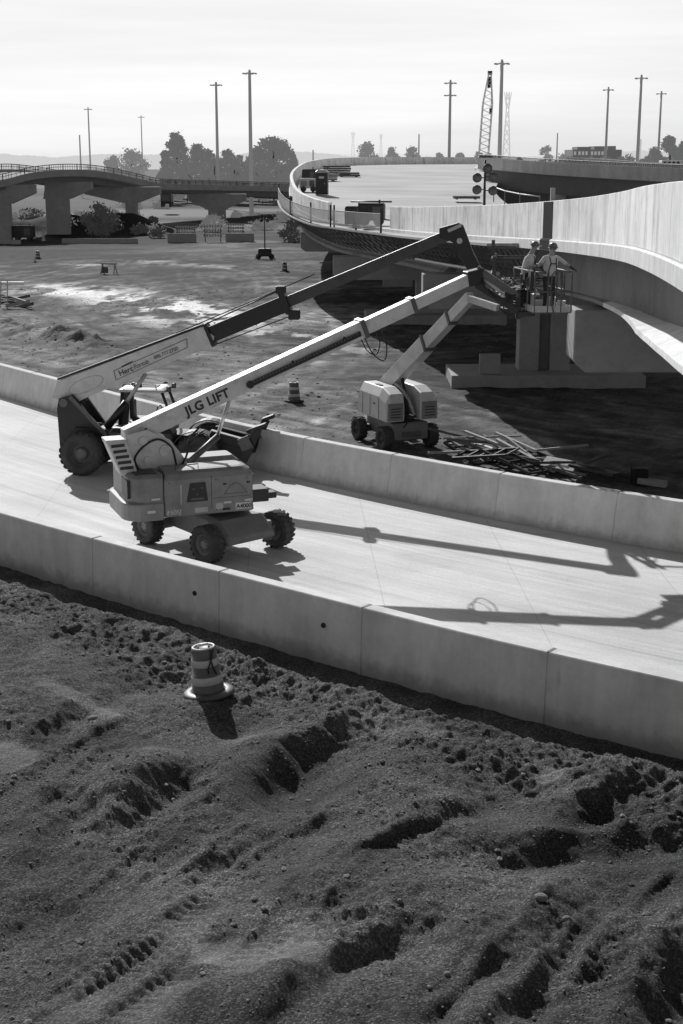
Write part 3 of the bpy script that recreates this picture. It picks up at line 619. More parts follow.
nt.links.new(math_n(nt, 'MULTIPLY', v, .86), b.inputs['Base Color']); b.inputs['Roughness'].default_value = .9; b.inputs['Specular IOR Level'].default_value = .25; M['streak'] = m
EA = arclen(EL)
def parapet_f(f0, f1, fine=1):
    fs = [f0] + [i for i in range(int(math.floor(f0)) + 1, int(math.ceil(f1)))] + [f1]; b = MB()
    b.loft([[ep_f(f, 0.0, -PH + .004), ep_f(f, 0.0, -.015), ep_f(f, -.02, 0), ep_f(f, -.26, 0), ep_f(f, -.28, -.015), ep_f(f, -.45, -PH + .004)] for f in fs])
    o = b.build('parapet', M['streak'], bridge, fix=False); sv_ = np.repeat(np.interp(fs, np.arange(nB), EA), 6); sv_ = np.concatenate([sv_, sv_])[:len(o.data.vertices)]
    a_ = o.data.attributes.new('s', 'FLOAT', 'POINT'); a_.data.foreach_set('value', sv_.astype(np.float32)); return o
stripeA, stripeB = lerp_i(50.1), lerp_i(51.9)
parapet_f(0, lerp_i(89)); parapet_f(lerp_i(106), nB - 1)
b = MB(); b.loft([[ep_f(f, .114, -PH - SLAB + .01), ep_f(f, .114, -PH - .05), ep_f(f, .072, -PH + .004), ep_f(f, .014, -PH + .02), ep_f(f, .014, -.02), ep_f(f, -.01, -.02), ep_f(f, -.01, -PH - SLAB + .01)] for f in (stripeA + .004, (stripeA + stripeB) / 2, stripeB - .004)]); b.build('dark_stripe', M['matte_dark'], bridge)  # thin dark sheet over the parapet face and slab edge
b = MB(); q = ep_f(stripeA + .5 * (stripeB - stripeA), -.13, 0); b.beam(q + V((0, 0, -.005)), q + V((0, 0, .45)), .18, .15); b.build('stub_post', M['pier'], bridge)
# slab-edge band, proud of the parapet, butted under it
def band(f0, f1):
    fs = np.arange(f0, f1, .5).tolist() + [f1]; b = MB()
    b.loft([[ep_f(f, .06, -PH - .004), ep_f(f, .10, -PH - .05), ep_f(f, .10, -PH - SLAB), ep_f(f, -.3, -PH - SLAB - .03)] for f in fs]); return b.build('slab_edge', M['ledge'], bridge)
band(0, nB - 1)
# girders: outer one set in under the overhang, with a bottom flange; more behind it
def girder(inset, depth, m, f0, f1, wd=.35, fl=.55, wide=False):
    fs = np.arange(f0, f1, 1.0).tolist() + [f1]; b = MB(); z0 = -PH - SLAB - .08; secs = []
    for f in fs:
        fo = fl * .4; y = ep_f(f, 0, 0).y
        if wide: fo = .08 + .46 * min(1, max(0, (48 - y) / 22))
        secs.append([ep_f(f, -inset, z0), ep_f(f, -inset, z0 - depth + .30 + fo * .10), ep_f(f, -inset + fo, z0 - depth + .20), ep_f(f, -inset + fo, z0 - depth), ep_f(f, -inset - wd - fl * .4, z0 - depth), ep_f(f, -inset - wd - fl * .4, z0 - depth + .22), ep_f(f, -inset - wd, z0 - depth + .35), ep_f(f, -inset - wd, z0)])
    b.loft(secs); return b.build('girder', m, bridge)
zi_ = lambda f: float(np.interp(f, [0, 8, 16, 20, 24, 28, 32, 36, 80], [-1.9, -2.3, -2.63, -2.87, -3.05, -3.17, -3.22, -3.22, -3.22]))
zo_ = lambda f: float(np.interp(f, [0, 8, 12, 16, 20, 24, 28, 32, 36, 80], [-2.46, -2.9, -3.13, -3.35, -3.45, -3.49, -3.49, -3.42, -3.36, -3.36]))
fs = np.arange(0, lerp_i(75), .5).tolist(); b = MB(); z0 = -PH - SLAB - .08; fo_ = lambda f: -.40 - .68 * min(1, max(0, (f - 30) / 14))
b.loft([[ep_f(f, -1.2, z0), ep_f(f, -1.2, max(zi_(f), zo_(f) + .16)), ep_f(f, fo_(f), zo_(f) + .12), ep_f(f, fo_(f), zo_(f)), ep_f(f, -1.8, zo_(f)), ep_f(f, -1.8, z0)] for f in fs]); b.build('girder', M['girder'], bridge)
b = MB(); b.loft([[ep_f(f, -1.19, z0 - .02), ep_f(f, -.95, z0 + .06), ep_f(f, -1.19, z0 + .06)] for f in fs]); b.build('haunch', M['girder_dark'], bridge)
b = MB(); fs_ = [f for f in fs if f < 42]; b.loft([[ep_f(f, -1.19, max(zi_(f), zo_(f) + .16) + .006), ep_f(f, fo_(f) + .01, zo_(f) + .126), ep_f(f, fo_(f) + .02, zo_(f) - .004), ep_f(f, fo_(f) - .05, zo_(f) - .006), ep_f(f, fo_(f) - .05, zo_(f) + .11)] for f in fs_]); b.build('sunlit_flange', M['ledge'], bridge); girder(.85, 1.75, M['girder'], lerp_i(75.3), nB - 1)  # flange skin in paler concrete, sunlight put into its colour
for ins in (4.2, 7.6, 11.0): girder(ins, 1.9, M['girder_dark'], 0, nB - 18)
# piers
def pier(cy, x0, x1, ztop, h, colx, colw, wid=1.6, depth_y=None, foot=True, slot=False):
    b = MB(); ch = h * .16
    poly = [(x0, ztop), (x1, ztop), (x1, ztop - h * .75), (x1 - .35, ztop - h), (x0 + .42, ztop - h), (x0, ztop - h * .8)]
    g = gz(colx, cy); col_ = MB()
    if slot:
        hw, sw = colw / 2, .28; y0 = cy - wid / 2 + .1
        for sx_ in (-1, 1): col_.box((colx + sx_ * (sw + (hw - sw) / 2), cy, (ztop - h + g - .3) / 2), (hw - sw, wid - .2, ztop - h - g + .3))
        col_.box((colx, cy + .25, (ztop - h + g - .3) / 2), (2 * sw + .004, wid - .75, ztop - h - g + .3))
    else: col_.box((colx, cy, (ztop - h + g - .3) / 2), (colw, wid - .2, ztop - h - g + .3))
    p = col_.build('pier_column', M['pier'], bridge, bevel=.04)
    b.prism(poly, lambda x, z: V((x, cy - wid / 2, z)), lambda x, z: V((x, cy + wid / 2, z))); b.build('pier_cap', M['pier'], p, bevel=.05)
    if foot:
        f = MB(); f.box((colx, cy - .4, g + .25), (9.7, 4.2, .75)); f.build('footing', M['pier'], p, bevel=.04)
pier(48.2, 7.75, 21.5, 5.12, 2.1, 15.5, 2.8, foot=False)
pier(73.0, 4.1, 16.7, 4.35, 1.75, 10.35, 2.6, slot=True)
pier(100.5, -.6, 13.5, 3.4, 1.6, 6.5, 2.6); pier(128, -3.6, 13, 3.6, 1.6, 5, 2.6, foot=False); pier(165, -4.6, 17, 5.0, 1.6, 6, 2.6, foot=False); pier(205, -3, 20, 6.0, 1.6, 9, 2.6, foot=False)
# temporary work deck hung outboard between the near parapet and the far end, with brackets
f0, f1 = lerp_i(56), lerp_i(134)
fs = np.arange(f0, f1, .5).tolist() + [f1]
b = MB(); b.loft([[ep_f(f, .11, -PH - .22), ep_f(f, 1.35, -PH - .22), ep_f(f, 1.35, -PH - .32), ep_f(f, .11, -PH - .32)] for f in fs]); b.build('work_deck', M['timber'], bridge)
k = f0
while k < f1:
    a = ep_f(k, .12, -PH - .42); e = ep_f(k, 1.3, -PH - .37); lo = ep_f(k, -.75, -PH - 1.75); b = MB()
    b.beam(a, e, .08, .10); b.beam(e, lo, .07, .07); b.beam(a, lo + V((0, 0, .2)), .07, .07); b.beam(ep_f(k, .6, -PH - .40), ep_f(k, .6, -PH - 1.05), .05, .05)
    b.build('bracket', M['steel_mid'], bridge); k += .8 if ep_f(k, 0, 0).y < 84 else 1.1
b = MB(); fs2 = np.arange(lerp_i(58), lerp_i(78), .5); b.tube([ep_f(f, .5, -PH - 1.45) for f in fs2], .08); b.build('waler_pipe', M['steel_light'], bridge)
settle(bridge)
# pieces of temporary fence on the work deck
def fence(f0, f1, label):
    root = thing('site_fence', label, 'fence'); step = .18; L_ = 0; fs = [f0]
    while fs[-1] < f1: fs.append(fs[-1] + .17)
    zb = -PH - .22
    rails = MB()
    for h in (.25, 1.12): rails.tube([ep_f(f, 1.22, zb + h) for f in fs], .035, 6)
    rails.build('rail', M['steel_mid'], root)
    pk = MB()
    for f in fs: pk.beam(ep_f(f, 1.25, zb + .16), ep_f(f, 1.25, zb + 1.16), .13, .03)
    pk.build('picket_panel', M['white'], root)
    for f in (f0, (f0 + f1) / 2, f1): p = ep_f(f, 1.18, zb); MB().beam(p, p + V((0, 0, 1.5)), .12, .12).build('post', M['steel_dark'], root)
    settle(root)
fence(lerp_i(86), lerp_i(99.5), 'near run of picket site fence beside the generator on the bridge edge')
fence(lerp_i(100.5), lerp_i(116), 'middle run of picket site fence along the bridge edge')
fence(lerp_i(117), lerp_i(134), 'far run of picket site fence at the left tip of the bridge edge')

# ------------------------------------------------------------------ the old bridge at the left, crossing behind the site
OB = [(-85, 188, 7.2, 5.0), (-28.5, 194, 7.4, 5.1), (-24 * 2, 199, 7.6, 5.5)]
def opt(px, ytop, ybot, Y): a = at(px, ytop, Y); c = at(px, ybot, Y); return (a.x, Y, a.z, c.z)
OB = [opt(-160, 192, 204, 190), opt(-60, 182, 198, 195), opt(0, 174.5, 191, 200), opt(30, 167.5, 186, 204), opt(57, 164.5, 182, 208), opt(85, 164.5, 182, 214), opt(110, 167.5, 186, 222), opt(140, 174, 189, 232), opt(165, 179.0, 191.0, 243), opt(215, 180.5, 194, 262), opt(290, 183, 198, 290), opt(360, 186, 202, 320)]
OC = np.array(catmull(OB, 6)); oxy = OC[:, :2]; ot, on_ = frames(oxy)
old = thing('old_overpass', 'old dark overpass with mesh railing crossing behind the site at left', 'bridge')
def op(i, back, z): return V((oxy[i, 0] + on_[i, 0] * back, oxy[i, 1] + on_[i, 1] * back, z))
RAIL = 1.15; nO = len(OC)
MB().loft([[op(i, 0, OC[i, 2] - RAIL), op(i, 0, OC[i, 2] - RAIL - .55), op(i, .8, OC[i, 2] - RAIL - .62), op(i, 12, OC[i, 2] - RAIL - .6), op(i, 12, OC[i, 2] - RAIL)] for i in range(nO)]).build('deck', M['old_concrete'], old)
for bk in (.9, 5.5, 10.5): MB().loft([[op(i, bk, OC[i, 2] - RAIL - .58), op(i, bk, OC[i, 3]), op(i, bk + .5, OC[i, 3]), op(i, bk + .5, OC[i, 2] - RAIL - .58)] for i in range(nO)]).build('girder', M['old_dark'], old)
for bk in (.12, 11.6):
    b = MB(); b.loft([[op(i, bk, OC[i, 2] - RAIL + .004), op(i, bk, OC[i, 2] - RAIL + .40), op(i, bk + .25, OC[i, 2] - RAIL + .40), op(i, bk + .25, OC[i, 2] - RAIL + .004)] for i in range(nO)]); b.build('kerb_wall', M['old_concrete'], old)
    b = MB(); dense = []
    for i in range(nO - 1):
        nseg = max(1, int(np.linalg.norm(oxy[i + 1] - oxy[i]) / .42))
        for k in range(nseg):
            t = k / nseg; p = op(i, bk + .1, OC[i, 2]) * (1 - t) + op(i + 1, bk + .1, OC[i + 1, 2]) * t; dense.append(p)
            thick = .12 if (len(dense) % 6 == 0) else .05
            b.beam(p - V((0, 0, RAIL - .40)), p + V((0, 0, .05)), thick, thick)
    b.tube(dense[::3], .06, 5); b.tube([p - V((0, 0, .36)) for p in dense[::3]], .04, 5); b.build('railing', M['steel_mid'], old)
def old_pier(px0, px1, ytop, ybot, Y, cpx0, cpx1, taper=True):
    a, c = at(px0, ytop, Y), at(px1, ybot, Y); c0, c1 = at(cpx0, ybot, Y), at(cpx1, ybot, Y); g = gz((c0.x + c1.x) / 2, Y + 4); b = MB()
    e = (a.z - c.z) * .45
    poly = [(a.x, a.z), (c.x, a.z), (c.x, a.z - e), (c1.x + .3, c.z), (c0.x - .3, c.z), (a.x, a.z - e)]
    cb = MB(); cb.box(((c0.x + c1.x) / 2, Y + 1.2, (c.z + g - .5) / 2), (c1.x - c0.x, 2.0, c.z - g + .5)); p = cb.build('pier_column', M['old_concrete'], old)
    b.prism(poly, lambda x, z: V((x, Y + .1, z)), lambda x, z: V((x, Y + 2.3, z))); b.build('pier_cap', M['old_concrete'], p)
old_pier(-40, 34, 185, 204, 201.5, -14, 8); old_pier(44, 91, 182, 199, 212.5, 45, 67); old_pier(84, 160, 187, 203, 228, 125, 136); old_pier(188, 246, 194, 209, 262, 208, 225)
settle(old)

# ------------------------------------------------------------------ the other ramp behind the new bridge at the right
RBp = [opt(478, 156.6, 185, 172), opt(495, 157.2, 190, 168), opt(540, 160.5, 194, 158), opt(600, 163.6, 197, 149), opt(683, 167.2, 203, 138), opt(760, 171, 209, 128)]
RC = np.array(catmull(RBp, 6)); rxy = RC[:, :2]; rt, rn = frames(rxy)
ramp = thing('ramp_bridge', 'long dark ramp bridge behind the new bridge at right, grey parapet on top', 'bridge')
def rp(i, back, z): return V((rxy[i, 0] + rn[i, 0] * back, rxy[i, 1] + rn[i, 1] * back, z))
nR = len(RC)
MB().loft([[rp(i, 0, RC[i, 2] - .12), rp(i, 0, RC[i, 2] - 1.42), rp(i, .4, RC[i, 2] - 1.42), rp(i, .4, RC[i, 2] - .12)] for i in range(nR)]).build('parapet', M['old_fascia'], ramp)
MB().loft([[rp(i, .4, RC[i, 2] - 1.1), rp(i, .4, RC[i, 2] - 1.5), rp(i, 12, RC[i, 2] - 1.5), rp(i, 12, RC[i, 2] - 1.1)] for i in range(nR)]).build('deck', M['old_concrete'], ramp)
MB().loft([[rp(i, 12.0, RC[i, 2] - .1), rp(i, 12.0, RC[i, 2] - 1.4), rp(i, 12.4, RC[i, 2] - 1.4), rp(i, 12.4, RC[i, 2] - .1)] for i in range(nR)]).build('parapet', M['old_fascia'], ramp)
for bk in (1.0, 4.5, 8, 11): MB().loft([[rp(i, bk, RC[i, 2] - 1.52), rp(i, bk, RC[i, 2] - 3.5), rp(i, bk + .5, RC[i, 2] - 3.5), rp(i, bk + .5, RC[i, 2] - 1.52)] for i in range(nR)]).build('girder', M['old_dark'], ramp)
b = MB(); prev = None
for i in range(nR - 1):
    for k in range(8):
        t = k / 8; p = rp(i, .2, RC[i, 2]) * (1 - t) + rp(i + 1, .2, RC[i + 1, 2]) * t; b.beam(p - V((0, 0, .13)), p + V((0, 0, .18)), .05, .05)
b.tube([rp(i, .2, RC[i, 2] + .18) for i in range(nR)], .05, 5); b.build('handrail', M['steel_mid'], ramp)
for px, Y in ((561, 156), (668, 142)):
    q = at(px, 190, Y); MB().box((q.x, Y + 5, 2.4), (1.2, 9, 7.6)).build('pier', M['old_fascia'], ramp)
MB().loft([[rp(i, 2.2, RC[i, 2] - 3.45), rp(i, 2.2, GZ - .5), rp(i, 2.8, GZ - .5), rp(i, 2.8, RC[i, 2] - 3.45)] for i in range(nR)]).build('ramp_shade_wall', M['old_dark'], ramp)  # added dark wall, stands in for the shade under the ramp
settle(ramp)
# ------------------------------------------------------------------ wheels
M['dish'] = mat('shaded_rim_paint', .085, .6, .3, 6, dirt=.3)
def smooth_pts(pts, per=6): return [V(p) for p in catmull([tuple(V(q)) for q in pts], per)]
def make_wheel(root, c, axle, r, wd, mtyre, mrim, lugs=22, rim=.55, inv=None, hub_out=1, name='wheel'):
    """a lugged tyre with a dished rim as its sub-part; axle points to the outer side (root's own coordinates)"""
    c, ax = V(c), V(axle).normalized(); h = wd / 2
    b = MB(); b.lathe([(r * rim, -h * .8), (r * .72, -h), (r * .9, -h * .96), (r * .96, -h * .7), (r * .965, h * .7), (r * .9, h * .96), (r * .72, h), (r * rim, h * .8), (r * rim, -h * .8)], c, ax, 28)
    e1 = ax.orthogonal().normalized(); e2 = ax.cross(e1)
    for i in range(lugs):
        for sd in (-1, 1):
            a0 = 2 * math.pi * (i + (.5 if sd > 0 else 0)) / lugs; a1 = a0 + .20
            p0 = c + (e1 * math.cos(a0) + e2 * math.sin(a0)) * r * .965 + ax * sd * h * .98
            p1 = c + (e1 * math.cos(a1) + e2 * math.sin(a1)) * r * .965 + ax * sd * h * .06
            b.beam(p0, p1, r * .15, r * .055, up=(p0 + p1) / 2 - c)
    t = b.build(name, mtyre, root, fix=False)
    k = MB(); k.lathe([(r * rim, h * .80), (r * rim * .93, h * .70), (r * rim * .82, h * .40)], c, ax, 24); k.lathe([(r * .31, h * .34), (r * .28, h * .62), (r * .17, h * .66), (0.001, h * .66)], c, ax, 20)
    MB().lathe([(r * rim * .83, h * .42), (r * rim * .74, h * .30), (r * .30, h * .33), (0.001, h * .34)], c, ax, 24).build('rim_dish', M['dish'], t, fix=False)
    k.lathe([(r * rim, -h * .78), (r * .3, -h * .3), (0.001, -h * .3)], c, ax, 18); k.build('rim', mrim, t, fix=False)
    kk = MB()
    for i in range(8):
        a0 = 2 * math.pi * i / 8; q = c + (e1 * math.cos(a0) + e2 * math.sin(a0)) * r * .235 + ax * h * .62; kk.cyl(q, q + ax * .025, .018, n=6)
    kk.build('wheel_nuts', M['steel_mid'], t)
    return t

# ------------------------------------------------------------------ the boom lift in front
LZ = R(21.0); LP = V((-3.45, 36.55, 0)); Lm = mw(LP, LZ); Li = Lm.inverted()
lift = thing('boom_lift', 'large boom lift on the road, long pale boom, dusty rounded hood, two workers aloft', 'boom lift', LP, LZ)
vdir = V((.68, -.735, 0)).normalized(); udir = V((.735, .68, 0)).normalized()
def cw(vv, uu, z): return LP + vdir * vv + udir * uu + V((0, 0, z))          # chassis coordinates -> world
WR = .50
b = MB()
secs = []
for vv, hu, z0, z1 in ((-1.55, .42, .50, .80), (-1.35, .50, .42, .98), (-.3, .58, .40, 1.02), (.5, .66, .40, 1.05), (1.25, .80, .40, 1.00), (1.62, .80, .42, .70), (1.70, .76, .46, .62)):
    secs.append([cw(vv, -hu, z0), cw(vv, hu, z0), cw(vv, hu, z1 - .12), cw(vv, hu - .12, z1), cw(vv, -hu + .12, z1), cw(vv, -hu, z1 - .12)])
b.loft(secs); b.build('chassis', M['orange_chassis'], lift, bevel=.025, inv=Li)
for vv in (-1.3, 1.3):
    b = MB(); b.beam(cw(vv, -1.0, .50), cw(vv, 1.0, .50), .26, .30); b.build('axle', M['orange_chassis'], lift, bevel=.02, inv=Li)
    for sd in (-1, 1):
        MB().beam(cw(vv, sd * .86, .28), cw(vv, sd * .86, .80), .34, .22).build('steering_knuckle', M['orange_chassis'], lift, bevel=.03, inv=Li)
li3 = Li.to_3x3()
for vv, uu, st in ((-1.3, -1.14, 0), (1.3, -1.14, 0.02), (1.3, 1.16, .16), (-1.3, 1.16, 0)):
    ax = udir * (1 if uu > 0 else -1); ax = Matrix.Rotation(st, 3, 'Z') @ ax
    make_wheel(lift, Li @ cw(vv, uu, WR), li3 @ ax, WR, .38, M['rubber'], M['orange_chassis'], 20)
MB().cyl((0, 0, 1.0), (0, 0, 1.16), .62, n=24).build('slew_ring', M['steel_dark'], lift)
# turntable: the long hood on the camera side, a second one on the far side, heavy rounded tail
def rrect(x0, x1, y0, y1, r, z, n=5, rr=None):
    out = []; rr = rr or (r, r, r, r)
    for cx0, cy0, a0, q in ((x1, y1, 0, rr[0]), (x0, y1, 90, rr[1]), (x0, y0, 180, rr[2]), (x1, y0, 270, rr[3])):
        sx_ = -1 if a0 in (0, 270) else 1; sy_ = -1 if a0 in (0, 90) else 1
        for k in range(n + 1):
            a = R(a0 + 90 * k / n); out.append(V((cx0 + sx_ * q + q * math.cos(a), cy0 + sy_ * q + q * math.sin(a), z)))
    return out
b = MB(); b.loft([rrect(-1.55, .84, -1.22, -.32, .1, z, rr=(q, .08, .08, q)) if z < 2.2 else rrect(-1.5, .84 - e, -1.22 + e, -.36, .1, z, rr=(q, .08, .08, q)) for z, q, e in ((1.18, .16, 0), (1.30, .22, 0), (2.12, .25, 0), (2.26, .25, .06), (2.33, .22, .16), (2.35, .16, .26))])
hood = b.build('engine_hood', M['orange'], lift, bevel=.015)
b = MB(); b.loft([rrect(-1.5, .9, .34, 1.22, .14, z) for z in (1.18, 2.2)] + [rrect(-1.4, .75, .42, 1.1, .12, 2.32)]); b.build('engine_hood', M['orange'], lift, bevel=.015)
b = MB(); b.loft([rrect(-2.55, -1.56, -1.24, 1.24, .5, z, rr=(.05, .55, .55, .05)) for z in (1.12, 1.2, 1.55)] + [rrect(-2.42, -1.56, -1.2, 1.2, .5, z, rr=(.05, .5, .5, .05)) for z in (1.60, 2.20)] + [rrect(-2.34, -1.56, -1.12, 1.12, .5, 2.29, rr=(.05, .45, .45, .05))]); b.build('counterweight', M['orange'], lift, bevel=.02)
MB().box((-1.95, -.70, 2.285), (.55, .62, .04)).build('tail_recess', M['black'], lift)
MB().loft([[V((-2.435, -.95, 1.68)), V((-2.435, -.30, 1.68)), V((-2.435, -.30, 2.14)), V((-2.435, -.95, 2.14))], [V((-2.36, -.95, 1.68)), V((-2.36, -.30, 1.68)), V((-2.36, -.30, 2.14)), V((-2.36, -.95, 2.14))]]).build('tail_opening', M['black'], lift)
MB().box((-.3, 0, 1.20), (2.5, .62, .10)).build('turntable_plate', M['orange'], lift)
# hood details, all on its camera side (y = -1.22)
MB().prism([(-.98, 1.53), (-.42, 1.53), (-.48, 2.02), (-.88, 2.02)], lambda x, z: V((x, -1.235, z)), lambda x, z: V((x, -1.215, z))).build('control_panel', M['black'], hood)
b = MB()
for x, z in ((-.80, 1.86), (-.58, 1.88), (-.70, 1.72)): b.cyl((x, -1.236, z), (x, -1.25, z), .028, n=8)
b.build('gauge', M['steel_mid'], hood)
MB().box((-.70, -1.238, 1.60), (.34, .012, .05)).build('switch_strip', M['steel_mid'], hood)
b = MB(); arc = [(.02 + .62 * t, 1.66 + .26 * math.sin(math.pi * t)) for t in np.linspace(0, 1, 9)]; b.tube([V((x, -1.222, z)) for x, z in arc], .022, 6); b.tube([V((x, -1.222, z)) for x, z in ((.02, 1.66), (.64, 1.66))], .016, 6); b.build('hood_rib', M['orange'], hood)
for x in (.03, .66): MB().box((x, -1.223, 1.93), (.09, .012, .05)).build('vent_slot', M['black'], hood)
MB().box((.10, -1.223, 1.44), (.2, .01, .05)).build('decal', M['sign_plate'], hood); MB().box((.66, -1.222, 1.46), (.20, .01, .05)).build('decal', M['sign_plate'], hood); MB().box((-.12, -1.223, 1.36), (.2, .01, .16)).build('decal', M['steel_light'], hood)
MB().box((-.6, -1.223, 1.30), (.34, .01, .13)).build('decal', M['steel_light'], hood)
pl = MB().box((.52, -1.223, 1.32), (.42, .008, .17)).build('number_plate', M['sign_plate'], hood)
side = Matrix(((1, 0, 0, 0), (0, 0, -1, 0), (0, 1, 0, 0), (0, 0, 0, 1)))           # text plane facing -y
lettering('A4000', .15, Matrix.Translation((.33, -1.229, 1.265)) @ side, hood, M['black'], bold=.004)
lettering('660SJ', .17, Matrix.Translation((-1.50, -1.227, 1.24)) @ side, hood, M['cream'], bold=.003)
MB().box((.06, -1.226, 1.27), (.20, .012, .06)).build('latch', M['black'], hood); MB().box((-1.12, -1.223, 1.74), (.03, .012, .5)).build('decal', M['steel_light'], hood)
MB().box((-1.78, -1.243, 1.68), (.22, .01, .05)).build('decal', M['sign_plate'], lift); MB().box((-1.9, -1.243, 1.36), (.2, .01, .07)).build('decal', M['sign_plate'], lift); MB().box((-2.16, -1.11, 1.36), (.16, .01, .06), Matrix.Rotation(-.55, 3, 'Z')).build('decal', M['sign_plate'], lift)
b = MB(); b.box((1.02, -.75, 1.50), (.5, .6, .34)); b.box((1.34, -.80, 1.46), (.34, .34, .16)); b.build('tool_tray', M['black'], lift, bevel=.02)
b = MB()
for x in (-1.42, -.2, .62):
    for z in (1.28, 2.06): b.cyl((x, -1.222, z), (x, -1.234, z), .016, n=8)
b.build('bolt', M['steel_dark'], hood)
b = MB(); b.box((-.32, -1.2215, 1.75), (.012, .006, .86)); b.box((.20, -1.2215, 1.58), (1.0, .006, .010)); b.build('panel_seam', M['black'], hood)
b = MB()
for k in range(6): b.beam((.0 + k * .11, -1.10, 2.30), (.0 + k * .11, -.55, 2.34), .03, .012)
b.build('hood_grille', M['steel_dark'], hood)
b = MB(); b.tube([(-1.2, -1.0, 2.34), (-1.2, -1.0, 2.44), (-.6, -1.0, 2.46), (-.6, -1.0, 2.36)], .016, 6); b.build('grab_handle', M['steel_mid'], lift)
# louvred cover behind the boom foot
lv = MB().loft([[V((-2.50, -.62, 2.22)), V((-2.06, -.62, 2.22)), V((-2.06, .0, 2.22)), V((-2.50, .0, 2.22))], [V((-2.86, -.60, 3.14)), V((-2.34, -.60, 3.14)), V((-2.34, .0, 3.14)), V((-2.86, .0, 3.14))]]).build('louvre_cover', M['cream'], lift, bevel=.03)
b = MB()
for k in range(5):
    z = 2.40 + k * .145; x = -2.28 - (z - 2.22) * .35; b.beam((x - .18, -.628 + (z - 2.22) * .02, z), (x + .16, -.628 + (z - 2.22) * .02, z + .015), .02, .075)
b.build('louvre_slots', M['steel_dark'], lv)
# boom foot plates
for y in (-.34, .34):
    b = MB(); b.prism([(-2.32, 2.75), (-2.25, 3.2), (-1.75, 3.3), (-1.15, 3.0), (-.85, 2.6), (-.62, 2.2), (-1.85, 2.2), (-2.0, 2.4)], lambda x, z: V((x, y - .03, z)), lambda x, z: V((x, y + .03, z))); p = b.build('boom_foot_plate', M['cream'], lift, bevel=.01)
    sd = -1 if y < 0 else 1
    for x, z, r in ((-1.28, 2.72, .16), (-1.75, 2.52, .10), (-1.85, 3.02, .11)): MB().cyl((x, y + sd * .03, z), (x, y + sd * .07, z), r, n=16).build('pivot_pin', M['cream'], p)
b = MB(); b.tube(smooth_pts([(-2.0, -.38, 2.25), (-2.08, -.39, 2.6), (-1.8, -.41, 2.92), (-1.45, -.41, 3.04), (-1.12, -.40, 2.8), (-1.0, -.39, 2.3)]), .026, 6); b.tube(smooth_pts([(-.9, -.38, 2.25), (-.72, -.39, 2.6), (-.62, -.36, 3.0), (-.3, -.3, 3.3)]), .028, 6); b.tube(smooth_pts([(-1.1, -.42, 2.22), (-.8, -.44, 2.45), (-.62, -.4, 2.9), (-.2, -.3, 3.2)]), .024, 6); b.build('hydraulic_hose', M['black'], lift)
# boom: three nested sections
def seg(p0, p1, a, b_, w_, h_, name, m, bev=.02):
    d = p1 - p0; return MB().beam(p0 + d * a, p0 + d * b_, w_, h_).build(name, m, lift, bevel=bev, inv=Li)
B0 = Lm @ V((-2.12, 0, 3.12)); B1 = V((3.62, 39.45, 6.84))
base = seg(B0, B1, -.012, .665, .40, .46, 'boom_base_section', M['cream']); mid = seg(B0, B1, .6, .81, .33, .38, 'boom_mid_section', M['cream']); fly = seg(B0, B1, .75, 1.0, .27, .31, 'boom_fly_section', M['cream'])
bd = (B1 - B0).normalized(); bs = bd.cross(V((0, 0, 1))).normalized(); bu = bs.cross(bd).normalized(); BL = (B1 - B0).length        # bs points to the camera side
if bs.y > 0: bs = -bs
def onboom(t, o, u_): return B0 + bd * (t * BL) + bs * o + bu * u_
for t, w_, h_ in ((.655, .46, .52), (.805, .37, .43)): MB().beam(onboom(t, 0, 0), onboom(t + .012, 0, 0), w_, h_).build('boom_collar', M['steel_mid'], lift, inv=Li)
b = MB(); b.beam(onboom(.33, .235, -.06), onboom(.645, .235, -.06), .05, .13); b.cyl(onboom(.325, .21, -.06), onboom(.325, .27, -.06), .10, n=12); b.build('hose_carrier', M['black'], base, inv=Li)
b = MB()
for k in range(34): t = .335 + k * .009; b.beam(onboom(t, .262, -.02), onboom(t + .003, .262, -.02), .012, .06)
b.build('hose_links', M['steel_mid'], base, inv=Li)
b = MB()
for t in (.04, .16, .45, .6): b.cyl(onboom(t, .2, .02), onboom(t, .225, .02), .03, n=8)
b.build('bolt', M['black'], base, inv=Li)
mtx = Li @ Matrix(((bd.x, bu.x, bs.x, 0), (bd.y, bu.y, bs.y, 0), (bd.z, bu.z, bs.z, 0), (0, 0, 0, 1)))
p = onboom(.148, .206, -.115); mt = Matrix(((bd.x, bu.x, bs.x, p.x), (bd.y, bu.y, bs.y, p.y), (bd.z, bu.z, bs.z, p.z), (0, 0, 0, 1)))
lettering('JLG LIFT', .33, Li @ mt, base, M['steel_dark'], bold=.012, spacing=1.06)
b = MB(); b.tube(smooth_pts([onboom(.655, .1, -.25), onboom(.662, .12, -.75), onboom(.685, .1, -1.05), onboom(.705, .1, -.7), onboom(.705, .1, -.2)]), .018, 6); b.tube(smooth_pts([onboom(.645, .1, -.25), onboom(.650, .12, -.6), onboom(.67, .1, -.8), onboom(.69, .1, -.55), onboom(.69, .1, -.2)]), .016, 6); b.build('hanging_hose', M['black'], lift, inv=Li)
# lift cylinder
MB().cyl((-.75, 0, 2.15), (.25, 0, 2.95), .085).build('lift_cylinder', M['steel_mid'], lift); q = Li @ onboom(.27, 0, -.22); MB().cyl((.2, 0, 2.91), q, .05).build('lift_rod', M['chrome'], lift)
